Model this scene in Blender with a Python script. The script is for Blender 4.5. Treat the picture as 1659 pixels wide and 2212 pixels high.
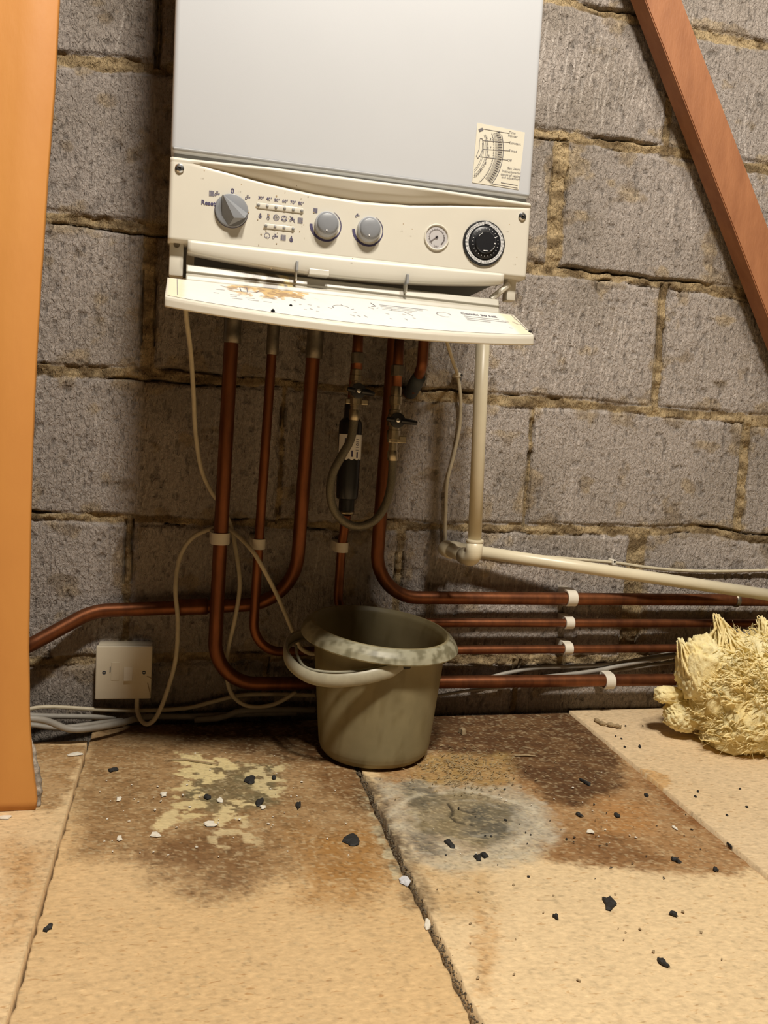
import bpy, bmesh, math, random
import numpy as np
from mathutils import Vector, Matrix
PI = math.pi
random.seed(7)
for o in list(bpy.data.objects): bpy.data.objects.remove(o)
SC = bpy.context.scene; COL = SC.collection

# ------------------------------------------------------------------ camera
FPX, W, H = 1780.0, 1659, 2212
CAM = np.array([0.0, -1.3531, 0.4826]); YAW, PITCH, ROLL = .2374, -.0901, .0565
def cam_axes():
    cy, sy = math.cos(YAW), math.sin(YAW)
    f = np.array([sy, cy, 0]); r = np.array([cy, -sy, 0]); u = np.array([0, 0, 1.])
    f2 = math.cos(PITCH)*f + math.sin(PITCH)*u; u2 = -math.sin(PITCH)*f + math.cos(PITCH)*u
    return math.cos(ROLL)*r + math.sin(ROLL)*u2, -math.sin(ROLL)*r + math.cos(ROLL)*u2, f2
CR, CU, CF = cam_axes()
cd = bpy.data.cameras.new('camera'); cam = bpy.data.objects.new('camera', cd); COL.objects.link(cam)
cd.sensor_fit = 'VERTICAL'; cd.sensor_height = 24; cd.lens = FPX*24/H; cd.clip_start = .02
M = Matrix.Identity(4)
for i in range(3): M[i][0], M[i][1], M[i][2], M[i][3] = CR[i], CU[i], -CF[i], CAM[i]
cam.matrix_world = M; SC.camera = cam

# ------------------------------------------------------------------ light
SC.view_settings.view_transform = 'Standard'; SC.view_settings.look = 'None'
SC.view_settings.gamma = 1; SC.view_settings.use_curve_mapping = False
SC.view_settings.exposure = 0.0
wd = bpy.data.worlds.new('world'); SC.world = wd; wd.use_nodes = True
wd.node_tree.nodes['Background'].inputs[0].default_value = (1, .80, .58, 1)
wd.node_tree.nodes['Background'].inputs[1].default_value = .003
ld = bpy.data.lights.new('bulb', 'POINT'); ld.energy = 220; ld.color = (1, .93, .82); ld.shadow_soft_size = .11
lo = bpy.data.objects.new('loft_bulb', ld); COL.objects.link(lo); lo.location = (.20, -1.50, 2.40)
ld2 = bpy.data.lights.new('bulb_far', 'POINT'); ld2.energy = 105; ld2.color = (1, .92, .80); ld2.shadow_soft_size = .11
lo2 = bpy.data.objects.new('loft_bulb_far', ld2); COL.objects.link(lo2); lo2.location = (.68, -1.50, 2.45)

def at(px, py, Y=None, Z=None):
    """a point of the place: the sight line through a photo pixel cut by a real plane"""
    d = CR*(px-W/2)/FPX - CU*(py-H/2)/FPX + CF
    t = (Y-CAM[1])/d[1] if Y is not None else (Z-CAM[2])/d[2]
    return Vector(CAM + d*t)

# ------------------------------------------------------------------ helpers
def srgb(*c):
    f = lambda v: v/12.92 if v <= .04045 else ((v+.055)/1.055)**2.4
    return tuple(f(x/255) for x in c)
def tag(o, label=None, cat=None, group=None, kind=None):
    if label: o['label'] = label
    if cat: o['category'] = cat
    if group: o['group'] = group
    if kind: o['kind'] = kind
    return o
def empty(name, loc, label, cat, group=None):
    o = bpy.data.objects.new(name, None); COL.objects.link(o); o.location = Vector(loc); o.empty_display_size = .02
    return tag(o, label, cat, group)
def origin(o):
    v = Vector((0, 0, 0))
    while o: v += o.location; o = o.parent
    return v
def finish(me, name, mat, parent, smooth, loc=None):
    o = bpy.data.objects.new(name, me); COL.objects.link(o)
    base = origin(parent) if parent else (Vector(loc) if loc is not None else Vector((0, 0, 0)))
    if base.length > 0: me.transform(Matrix.Translation(-base))
    if parent: o.parent = parent
    else: o.location = base
    if mat: me.materials.append(mat)
    if smooth and len(me.polygons):
        me.polygons.foreach_set('use_smooth', [True]*len(me.polygons))
    me.update()
    return o
def build(name, bm, mat, parent=None, smooth=False, loc=None, angle=None):
    bmesh.ops.recalc_face_normals(bm, faces=bm.faces)
    me = bpy.data.meshes.new(name); bm.to_mesh(me); bm.free()
    o = finish(me, name, mat, parent, smooth or angle is not None, loc)
    if angle is not None:
        me.set_sharp_from_angle(angle=math.radians(angle))
    return o
def NB(): return bmesh.new()
def box(bm, x0, x1, y0, y1, z0, z1, bev=0, seg=2):
    r = bmesh.ops.create_cube(bm, size=1)
    for v in r['verts']:
        v.co = Vector((x0+(v.co.x+.5)*(x1-x0), y0+(v.co.y+.5)*(y1-y0), z0+(v.co.z+.5)*(z1-z0)))
    if bev:
        es = list({e for v in r['verts'] for e in v.link_edges})
        bmesh.ops.bevel(bm, geom=es, offset=bev, segments=seg, affect='EDGES', profile=.5)
def frame(d):
    d = d.normalized(); a = Vector((0, 0, 1)) if abs(d.z) < .9 else Vector((1, 0, 0))
    u = d.cross(a).normalized(); return u, d.cross(u).normalized()
def lathe(bm, prof, c, axis, seg=48, cap=True, jit=None):
    """prof: list of (radius, height along axis)"""
    c = Vector(c); axis = Vector(axis).normalized(); u, w = frame(axis); rings = []
    for r, h in prof:
        rings.append([bm.verts.new(c + axis*h + (u*math.cos(2*PI*i/seg)+w*math.sin(2*PI*i/seg))*r) for i in range(seg)])
    for a, b in zip(rings, rings[1:]):
        for i in range(seg): bm.faces.new((a[i], a[(i+1) % seg], b[(i+1) % seg], b[i]))
    if cap:
        bm.faces.new(rings[0]); bm.faces.new(rings[-1])
def tube(bm, pts, r, seg=14, cap=True):
    pts = [Vector(p) for p in pts]; n = len(pts)
    rs = r if isinstance(r, (list, tuple)) else [r]*n
    T = [(pts[min(i+1, n-1)]-pts[max(i-1, 0)]).normalized() for i in range(n)]
    u, w = frame(T[0]); rings = []
    for i in range(n):
        if i:
            q = T[i-1].rotation_difference(T[i]); u = q @ u; u = (u-T[i]*u.dot(T[i])).normalized(); w = T[i].cross(u)
        rings.append([bm.verts.new(pts[i]+(u*math.cos(2*PI*k/seg)+w*math.sin(2*PI*k/seg))*rs[i]) for k in range(seg)])
    for a, b in zip(rings, rings[1:]):
        for k in range(seg): bm.faces.new((a[k], a[(k+1) % seg], b[(k+1) % seg], b[k]))
    if cap: bm.faces.new(rings[0]); bm.faces.new(rings[-1])
def fillet(pts, rad, n=10):
    pts = [Vector(p) for p in pts]; out = [pts[0]]
    for i in range(1, len(pts)-1):
        a, b, c = pts[i-1], pts[i], pts[i+1]
        r = rad[i-1] if isinstance(rad, (list, tuple)) else rad
        d1 = (a-b).normalized(); d2 = (c-b).normalized(); ang = d1.angle(d2)
        if ang > 3.1 or r < 1e-4: out.append(b); continue
        t = r/math.tan(ang/2); t = min(t, (a-b).length*.95, (c-b).length*.95); rr = t*math.tan(ang/2)
        p0 = b+d1*t; cen = b+(d1+d2).normalized()*(rr/math.sin(ang/2)); p1 = b+d2*t
        v0 = p0-cen; v1 = p1-cen; th = v0.angle(v1)
        for k in range(n+1):
            s = k/n
            out.append(cen + (v0*math.sin((1-s)*th)+v1*math.sin(s*th))/math.sin(th))
    out.append(pts[-1]); return out
def smooth_path(pts, n=8):
    P = [Vector(p) for p in pts]; P = [P[0]*2-P[1]]+P+[P[-1]*2-P[-2]]; out = []
    for i in range(1, len(P)-2):
        for k in range(n):
            t = k/n
            out.append(.5*((2*P[i])+(P[i+1]-P[i-1])*t+(2*P[i-1]-5*P[i]+4*P[i+1]-P[i+2])*t*t+(3*P[i]-P[i-1]-3*P[i+1]+P[i+2])*t**3))
    out.append(P[-2]); return out

# numpy noise
def _h(ix, iy, s):
    n = (ix.astype(np.int64)*374761393 + iy.astype(np.int64)*668265263 + s*1442695041) & 0x7fffffff
    n = ((n ^ (n >> 13))*1274126177) & 0x7fffffff
    return ((n ^ (n >> 16)) & 0xffff)/65535.0
def vn(x, y, s=0):
    ix = np.floor(x); iy = np.floor(y); fx = x-ix; fy = y-iy
    fx = fx*fx*(3-2*fx); fy = fy*fy*(3-2*fy)
    a = _h(ix, iy, s); b = _h(ix+1, iy, s); c = _h(ix, iy+1, s); d = _h(ix+1, iy+1, s)
    return (a*(1-fx)+b*fx)*(1-fy)+(c*(1-fx)+d*fx)*fy
def fbm(x, y, s=0, o=4):
    v = 0; a = 1; t = 0
    for k in range(o):
        v = v+a*vn(x*2**k+17.3*k, y*2**k-9.1*k, s+k*31); t += a; a *= .5
    return v/t
def sst(a, b, x):
    t = np.clip((x-a)/(b-a), 0, 1); return t*t*(3-2*t)
def grid_obj(name, P, mat, parent=None, col=None, smooth=True, loc=None):
    """P: (n,m,3) array of points, col: (n,m,3) surface colours"""
    n, m = P.shape[:2]; me = bpy.data.meshes.new(name)
    me.vertices.add(n*m); me.vertices.foreach_set('co', P.reshape(-1).astype(np.float32))
    i = np.arange(n*m).reshape(n, m)
    q = np.stack([i[:-1, :-1], i[:-1, 1:], i[1:, 1:], i[1:, :-1]], -1).reshape(-1, 4)
    me.loops.add(q.size); me.loops.foreach_set('vertex_index', q.reshape(-1).astype(np.int32))
    me.polygons.add(len(q)); me.polygons.foreach_set('loop_start', np.arange(0, q.size, 4, dtype=np.int32))
    me.update(calc_edges=True); me.validate()
    if col is not None:
        a = me.color_attributes.new('Col', 'FLOAT_COLOR', 'POINT')
        a.data.foreach_set('color', np.concatenate([col.reshape(-1, 3), np.ones((n*m, 1))], 1).reshape(-1).astype(np.float32))
    return finish(me, name, mat, parent, smooth, loc)

# ------------------------------------------------------------------ materials
def mat(name, col, rough=.5, metal=0, var=.0, vscale=30, bump=0, bscale=200, attr=None, spec=.5, col2=None, stretch=(1, 1, 1), trans=0, sss=0, bdist=.001):
    m = bpy.data.materials.new(name); m.use_nodes = True; nt = m.node_tree; N = nt.nodes; L = nt.links
    b = N['Principled BSDF']; b.inputs['Roughness'].default_value = rough; b.inputs['Metallic'].default_value = metal
    b.inputs['Specular IOR Level'].default_value = spec
    if sss:
        b.inputs['Subsurface Weight'].default_value = sss; b.inputs['Subsurface Radius'].default_value = (.01, .008, .005); b.inputs['Subsurface Scale'].default_value = 1
    if trans: b.inputs['Transmission Weight'].default_value = trans
    tc = N.new('ShaderNodeTexCoord'); mp = N.new('ShaderNodeMapping'); mp.inputs['Scale'].default_value = stretch
    L.new(tc.outputs['Object'], mp.inputs['Vector'])
    src = None
    if attr:
        a = N.new('ShaderNodeAttribute'); a.attribute_name = attr; src = a.outputs['Color']
    ns = N.new('ShaderNodeTexNoise'); ns.inputs['Scale'].default_value = vscale; ns.inputs['Detail'].default_value = 6; ns.inputs['Roughness'].default_value = .62
    L.new(mp.outputs[0], ns.inputs['Vector'])
    rp = N.new('ShaderNodeValToRGB'); rp.color_ramp.elements[0].position = .3; rp.color_ramp.elements[1].position = .7
    L.new(ns.outputs['Fac'], rp.inputs['Fac'])
    if src is not None:
        mx = N.new('ShaderNodeMix'); mx.data_type = 'RGBA'; mx.blend_type = 'MULTIPLY'; mx.inputs[0].default_value = 1
        rp.color_ramp.elements[0].color = (1-var, 1-var, 1-var, 1); rp.color_ramp.elements[1].color = (1+var*.6,)*3+(1,)
        L.new(src, mx.inputs[6]); L.new(rp.outputs[0], mx.inputs[7]); L.new(mx.outputs[2], b.inputs['Base Color'])
    else:
        c2 = col2 or tuple(c*(1-var) for c in col)
        rp.color_ramp.elements[0].color = (*c2, 1); rp.color_ramp.elements[1].color = (*col, 1)
        L.new(rp.outputs[0], b.inputs['Base Color'])
    if bump:
        n2 = N.new('ShaderNodeTexNoise'); n2.inputs['Scale'].default_value = bscale; n2.inputs['Detail'].default_value = 4
        L.new(mp.outputs[0], n2.inputs['Vector'])
        bp = N.new('ShaderNodeBump'); bp.inputs['Strength'].default_value = bump; bp.inputs['Distance'].default_value = bdist
        L.new(n2.outputs['Fac'], bp.inputs['Height']); L.new(bp.outputs[0], b.inputs['Normal'])
    m['nodes'] = 1
    return m
MT = {}
MT['case'] = mat('painted_steel', (.575, .595, .63), .32, var=.03, vscale=6, bump=.12, bscale=900, bdist=.0003)
MT['fascia'] = mat('cream_plastic', (.63, .595, .51), .38, var=.05, vscale=12, bump=.08, bscale=700, bdist=.0003)
MT['groove'] = mat('seam_grey', (.30, .30, .30), .5, var=.1)
MT['knob'] = mat('grey_knob', (.23, .24, .26), .33, var=.05)
MT['knobtop'] = mat('grey_knob_ring', (.42, .43, .45), .25, var=.05)
MT['ink'] = mat('printed_ink', (.06, .05, .12), .6)
MT['black'] = mat('black_plastic', (.012, .012, .014), .35, var=.2)
MT['dark'] = mat('dark_inside', (.05, .06, .07), .6, var=.3)
MT['clearwhite'] = mat('dial_white', (.7, .7, .7), .4)
MT['paper'] = mat('paper', (.66, .62, .51), .6, var=.05, vscale=60)
MT['paperwhite'] = mat('paper_white', (.86, .84, .80), .45, var=.03)
MT['chrome'] = mat('screw_metal', (.6, .6, .6), .25, 1)
MT['copper'] = mat('aged_copper', (.27, .095, .035), .44, .8, col2=(.13, .045, .02), vscale=45, stretch=(1, 1, .25), bump=.1, bscale=300, bdist=.0004)
MT['coppermatt'] = mat('dull_copper', (.36, .17, .10), .5, .6, col2=(.24, .11, .07), vscale=35, stretch=(.3, 1, 1), bump=.1, bscale=300, bdist=.0004)
MT['solder'] = mat('tinned_fitting', (.30, .26, .20), .45, .8, var=.5, vscale=70)
MT['brass'] = mat('nickel_brass', (.55, .47, .33), .36, 1, var=.35, vscale=120)
MT['braid'] = mat('braided_steel', (.30, .27, .20), .45, .8, var=.5, vscale=900, bump=.8, bscale=1100, bdist=.001)
MT['pvc'] = mat('cream_pvc', (.74, .66, .48), .35, var=.12, vscale=18, bump=.1, bscale=400, bdist=.0003)
MT['cable'] = mat('white_cable', (.62, .54, .38), .5, var=.25, vscale=60)
MT['greycable'] = mat('grey_cable', (.36, .33, .28), .55, var=.3, vscale=40)
MT['clip'] = mat('white_clip', (.72, .66, .55), .5, var=.08)
MT['switch'] = mat('switch_plastic', (.60, .53, .40), .35, var=.06, vscale=40)
MT['orange'] = mat('orange_wood', (.62, .28, .065), .5, col2=(.52, .215, .05), vscale=5, stretch=(1, 1, .35), bump=.25, bscale=60, bdist=.002)
MT['edge'] = mat('torn_edge', (.55, .47, .38), .8, col2=(.06, .05, .04), vscale=90, bump=1, bscale=120, bdist=.003)
MT['blackchip'] = mat('black_flake', (.022, .020, .018), .75, var=.4, vscale=200, bump=.5, bscale=500)
MT['whitechip'] = mat('white_flake', (.78, .72, .60), .7, var=.15, vscale=200)
MT['greyblue'] = mat('pale_grey_flake', (.62, .62, .64), .7, var=.2, vscale=200)
MT['tan'] = mat('tan_crumb', (.40, .29, .16), .9, var=.3, vscale=150, bump=.5, bscale=300)

# wood brace: long grain along the timber
MT['brace'] = mat('reddish_timber', (.36, .15, .063), .62, col2=(.26, .10, .04), vscale=11, stretch=(4, 4, 1), bump=.3, bscale=90, bdist=.0015)

def block_mat():
    m = mat('block_wall', (.2, .2, .2), .95, attr='Col', var=.22, vscale=160, spec=.15)
    nt = m.node_tree; N = nt.nodes; L = nt.links; b = N['Principled BSDF']; tc = [n for n in N if n.type == 'TEX_COORD'][0]
    bumps = None
    for sc, st, strength, dist, det in ((210, (1, 1, .50), 1.0, .0055, 3), (170, (1, 1, .06), .8, .0030, 2), (520, (1, 1, .8), .6, .0018, 2)):
        mp = N.new('ShaderNodeMapping'); mp.inputs['Scale'].default_value = st; L.new(tc.outputs['Object'], mp.inputs[0])
        n = N.new('ShaderNodeTexNoise'); n.inputs['Scale'].default_value = sc; n.inputs['Detail'].default_value = det; n.inputs['Distortion'].default_value = 1.2
        L.new(mp.outputs[0], n.inputs['Vector'])
        bp = N.new('ShaderNodeBump'); bp.inputs['Strength'].default_value = strength; bp.inputs['Distance'].default_value = dist
        L.new(n.outputs['Fac'], bp.inputs['Height'])
        if bumps: L.new(bumps.outputs[0], bp.inputs['Normal'])
        bumps = bp
    L.new(bumps.outputs[0], b.inputs['Normal']); return m
MT['block'] = block_mat()

def chip_mat():
    m = mat('chipboard', (.5, .4, .3), .82, attr='Col', var=.16, vscale=220, spec=.2, stretch=(.55, 1, 1))
    nt = m.node_tree; N = nt.nodes; L = nt.links; b = N['Principled BSDF']; tc = [n for n in N if n.type == 'TEX_COORD'][0]
    # sparse darker shavings
    mp = N.new('ShaderNodeMapping'); mp.inputs['Scale'].default_value = (.35, 1, 1); L.new(tc.outputs['Object'], mp.inputs[0])
    n = N.new('ShaderNodeTexNoise'); n.inputs['Scale'].default_value = 260; n.inputs['Detail'].default_value = 2; n.inputs['Distortion'].default_value = .6
    L.new(mp.outputs[0], n.inputs['Vector'])
    r = N.new('ShaderNodeValToRGB'); r.color_ramp.elements[0].position = .27; r.color_ramp.elements[0].color = (.76, .66, .56, 1)
    r.color_ramp.elements[1].position = .38; r.color_ramp.elements[1].color = (1, 1, 1, 1)
    e = r.color_ramp.elements.new(.66); e.color = (1, 1, 1, 1); e = r.color_ramp.elements.new(.76); e.color = (1.15, 1.16, 1.18, 1)
    L.new(n.outputs['Fac'], r.inputs[0])
    mx = N.new('ShaderNodeMix'); mx.data_type = 'RGBA'; mx.blend_type = 'MULTIPLY'; mx.inputs[0].default_value = 1
    src = b.inputs['Base Color'].links[0].from_socket
    L.new(src, mx.inputs[6]); L.new(r.outputs[0], mx.inputs[7]); L.new(mx.outputs[2], b.inputs['Base Color'])
    bp = N.new('ShaderNodeBump'); bp.inputs['Strength'].default_value = .35; bp.inputs['Distance'].default_value = .001
    L.new(n.outputs['Fac'], bp.inputs['Height']); L.new(bp.outputs[0], b.inputs['Normal']); return m
MT['chip'] = chip_mat()
MT['colplastic'] = mat('stained_plastic', (.7, .7, .6), .4, attr='Col', var=.04, vscale=60)
MT['bucket'] = mat('dirty_bucket_plastic', (.45, .43, .33), .42, attr='Col', var=.10, vscale=40, sss=.0)
def translucent(m, f, c):
    nt = m.node_tree; out = nt.nodes['Material Output']; b = nt.nodes['Principled BSDF']; t = nt.nodes.new('ShaderNodeBsdfTranslucent'); t.inputs[0].default_value = (*c, 1)
    mx = nt.nodes.new('ShaderNodeMixShader'); mx.inputs[0].default_value = f; nt.links.new(b.outputs[0], mx.inputs[1]); nt.links.new(t.outputs[0], mx.inputs[2]); nt.links.new(mx.outputs[0], out.inputs[0])
translucent(MT['bucket'], .38, (.62, .54, .34))
MT['wool'] = mat('yellow_glass_wool', (1.0, .92, .58), .95, col2=(.98, .80, .38), vscale=28, bump=.8, bscale=150, bdist=.003, spec=.1)
translucent(MT['wool'], .22, (.98, .84, .42))
MT['subfloor'] = mat('dark_joist_dust', (.05, .04, .03), .95, var=.5, vscale=40)

# ------------------------------------------------------------------ wall of lightweight blocks
def line_of(pts):
    q = sorted([(p.x, p.z) for p in (at(x, y, Y=0) for x, y in pts)]); return np.array([a for a, _ in q]), np.array([b for _, b in q])
beds = [line_of(p) for p in (
    [(1210, -5), (1290, 22), (1500, 70), (1600, 88)],
    [(142, 130), (230, 136), (338, 146), (1210, 293), (1300, 305), (1400, 322), (1480, 333), (1640, 362)],
    [(110, 466), (200, 480), (350, 498), (1150, 577), (1260, 590), (1380, 606), (1560, 628), (1640, 640)],
    [(90, 800), (305, 808), (1060, 862), (1250, 873), (1420, 888), (1640, 908)],
    [(90, 1115), (420, 1128), (1100, 1140), (1250, 1145), (1400, 1148), (1500, 1142), (1640, 1165)],
    [(120, 1430), (280, 1425), (600, 1420), (1060, 1425)])]
xs = np.concatenate([np.linspace(-1.2, -.32, 60)[:-1], np.arange(-.32, 1.22, .002), np.linspace(1.22, 2.6, 90)])
zs = np.concatenate([np.linspace(-.10, -.02, 4)[:-1], np.arange(-.02, 1.32, .002), np.linspace(1.325, 2.4, 70)])
X, Zg = np.meshgrid(xs, zs)
perps = {0: [(-.0635, -.0635, .003), (.80, .80, .007), (.37, .37, .006), (1.25, 1.25, .008)],
         1: [(.603, .603, .015), (.16, .16, .006), (-.29, -.29, .006), (1.06, 1.06, .008)],
         2: [(-.0664, -.0664, .011), (.823, .821, .0085), (.378, .378, .007), (1.27, 1.27, .008)],
         3: [(.1495, .1495, .004), (.5864, .5864, .0035), (1.02, 1.02, .0105), (-.30, -.30, .006)],
         4: [(-.086, -.086, .006), (.8095, .8095, .019), (.36, .36, .007), (1.26, 1.26, .008)],
         5: [(.141, .141, .005), (.59, .59, .006), (1.03, 1.03, .008), (-.31, -.31, .006)],
         -1: [(.16, .16, .006), (.60, .60, .006), (1.05, 1.05, .008)]}
BZ = [np.interp(X, a, b) for a, b in beds]
lines = [BZ[0]+.225*k for k in range(5, 0, -1)] + BZ            # regular courses above the frame
wob = (fbm(X*28, Zg*28, 3)-.5)
rag = (fbm(X*75, Zg*75, 5)-.5)
row = np.full(X.shape, 5)
dbed = np.full(X.shape, 9.); below = np.zeros(X.shape)
for k, Lz in enumerate(lines):
    d = Zg-Lz; ad = np.abs(d); upd = ad < np.abs(dbed); dbed = np.where(upd, d, dbed)
for k, Lz in enumerate(BZ): row = np.where(Zg > Lz, np.minimum(row, k-1), row)
# row index: -1 above first line, k-1 between; recompute simply
row = np.full(X.shape, 5)
for k in range(5, -1, -1): row = np.where(Zg > BZ[k], k-0, row)
row = np.where(Zg > BZ[0], 0, row)
row = np.where(Zg <= BZ[5], 6, row)
# now row==6 below E, row==k between BZ[k] (under) and BZ[k-1]; 0 above the first
dper = np.full(X.shape, 9.); hwp = np.full(X.shape, .007)
pmap = {0: -1, 1: 0, 2: 1, 3: 2, 4: 3, 5: 4, 6: 5}
for r, key in pmap.items():
    mk = row == r
    for (xt, xb, hw) in perps[key]:
        d = (X-xt)+wob*.004
        upd = mk & (np.abs(d) < np.abs(dper)); dper = np.where(upd, d, dper); hwp = np.where(upd, hw, hwp)
bedhw = .0085+.010*(fbm(X*9, Zg*3, 11)-.5)
mb = sst(.0015, -.0015, np.abs(dbed+wob*.012)-bedhw+rag*.007)     # bed mortar mask
mp_ = sst(.0012, -.0012, np.abs(dper)-hwp+rag*.006)
mort = np.maximum(mb, mp_)
Yw = np.zeros(X.shape)
# block faces slightly out of plane, per block
blk = np.floor((X+row*.22)/.45)
Yw += (_h(blk, row.astype(float), 2)-.5)*.005
edge = np.minimum(np.abs(dbed)-bedhw, np.abs(dper)-hwp)
Yw += .004*sst(.006, -.001, edge)
lump = fbm(X*45, Zg*60, 21, 4); lump2 = fbm(X*14, Zg*14, 22, 3)
Yw = np.where(mort > .5, .005-.013*(lump-.35)-.006*(lump2-.5), Yw)
# open crevices where mortar has shrunk from the blocks
cre = sst(.0035, .0, np.abs(dbed+wob*.012-bedhw*.95)+.004*(1-sst(.42, .6, fbm(X*7, Zg*5, 33, 3))))
cre2 = sst(.0022, .0, np.abs(np.abs(dper)-hwp*.9)+.0035*(1-sst(.40, .55, fbm(X*5, Zg*12, 35, 3))))
cre3 = sst(.0022, .0, np.abs(dbed+wob*.012+bedhw*1.0)+.0035*(1-sst(.55, .7, fbm(X*9, Zg*5, 37, 3))))
crev = np.clip(cre+cre2+cre3, 0, 1)
Yw += .014*crev
# scratches: combing marks, nearly upright
rng = np.random.RandomState(4)
scr = np.zeros(X.shape); scd = np.zeros(X.shape)
def scratch(x, z0, z1, sl, wdt, target, amp):
    j0, j1 = np.searchsorted(zs, [z0, z1]); 
    if j1 <= j0: return
    i0, i1 = np.searchsorted(xs, [x-.05, x+.05]); 
    xx = X[j0:j1, i0:i1]; zz = Zg[j0:j1, i0:i1]
    c = x+(zz-(z0+z1)/2)*sl+.0015*np.sin(zz*60+x*50)
    target[j0:j1, i0:i1] = np.maximum(target[j0:j1, i0:i1], amp*sst(wdt, 0, np.abs(xx-c)))
for _ in range(330):
    x = rng.uniform(-.32, 1.2); z = rng.uniform(0, 1.3); L_ = rng.uniform(.03, .12)
    scratch(x, z-L_/2, z+L_/2, rng.choice([.02, .12, .16, -.04]), .0017, scr, rng.uniform(.3, .8))
for (bx0, bx1, bz0, bz1, n) in ((.42, .80, 1.03, 1.20, 26), (.42, .79, .58, .76, 26), (.40, .80, .20, .30, 18), (.84, 1.1, .80, 1.2, 18)):
    for i in range(n):
        x = bx0+(bx1-bx0)*(i+rng.uniform(-.2, .2))/n; L_ = rng.uniform(.07, .16); zc = rng.uniform(bz0+L_/2, bz1-L_/2) if bz1-L_/2 > bz0+L_/2 else (bz0+bz1)/2
        scratch(x, zc-L_/2, zc+L_/2, .17 if bx0 < .83 else -.08, .0019, scr, rng.uniform(.6, 1.0))
for _ in range(260):
    x = rng.uniform(-.32, 1.2); z = rng.uniform(0, 1.3); L_ = rng.uniform(.05, .2)
    scratch(x, z-L_/2, z+L_/2, rng.uniform(-.03, .05), .0016, scd, rng.uniform(.4, 1))
bl_ = (1-mort)
Yw += bl_*(.0008*(fbm(X*180, Zg*90, 41, 2)-.5)*2 + .0006*(fbm(X*300, Zg*14, 43, 2)-.5)*2 - .0006*scr + .0012*scd)
pit = sst(.70, .78, fbm(X*130, Zg*70, 47, 2)); Yw += bl_*pit*.0018
c_blk = np.array(srgb(168, 158, 150)); c_blk2 = np.array(srgb(147, 137, 127)); c_mor = np.array(srgb(172, 151, 116)); c_mor2 = np.array(srgb(116, 98, 72))
t1 = fbm(X*5, Zg*5, 51, 4)[..., None]; t2 = fbm(X*40, Zg*60, 53, 3)[..., None]
hb = _h(blk, row.astype(float), 9)[..., None]
cb = c_blk*(1-sst(.35, .7, t1))+c_blk2*sst(.35, .7, t1); cb = cb*(.92+.16*hb)
# mortar smears over block faces next to the joints
sm = sst(.60, .72, fbm(X*22, Zg*26, 57, 4)+.16*sst(.03, .0, edge)-.04)[..., None]
cm = c_mor*sst(.3, .7, t2)+c_mor2*(1-sst(.3, .7, t2))
cb = cb*(1-sm*.55)+cm*sm*.55
cb = cb*(1-.30*pit[..., None])+scr[..., None]*np.array([.20, .19, .18])
colw = cb*(1-mort[..., None])+cm*mort[..., None]
colw = np.clip(colw, 0, 1)
Pw = np.stack([X, Yw, Zg], -1)
tag(grid_obj('wall_back', Pw, MT['block'], col=colw), 'grey aerated block wall with rough sandy mortar joints', 'wall', kind='structure')

# ------------------------------------------------------------------ floor of chipboard panels
def poly_world(px): return [(p.x, p.y) for p in (at(x, y, Z=0) for x, y in px)]
def sdf(x, y, poly):
    d = np.full(x.shape, 1e9); s = np.ones(x.shape)
    n = len(poly)
    for i in range(n):
        ax, ay = poly[i]; bx, by = poly[i-1]
        ex, ey = bx-ax, by-ay; wx, wy = x-ax, y-ay
        t = np.clip((wx*ex+wy*ey)/(ex*ex+ey*ey+1e-12), 0, 1)
        d = np.minimum(d, (wx-ex*t)**2+(wy-ey*t)**2)
        c1 = y >= ay; c2 = y < by; c3 = ex*wy > ey*wx
        s = np.where((c1 & c2 & c3) | (~c1 & ~c2 & ~c3), -s, s)
    return s*np.sqrt(d)
K = lambda *c: np.array(srgb(*c))
FL_BASE = [K(214, 186, 144), K(206, 176, 132), K(216, 190, 149), K(214, 189, 152)]
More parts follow.
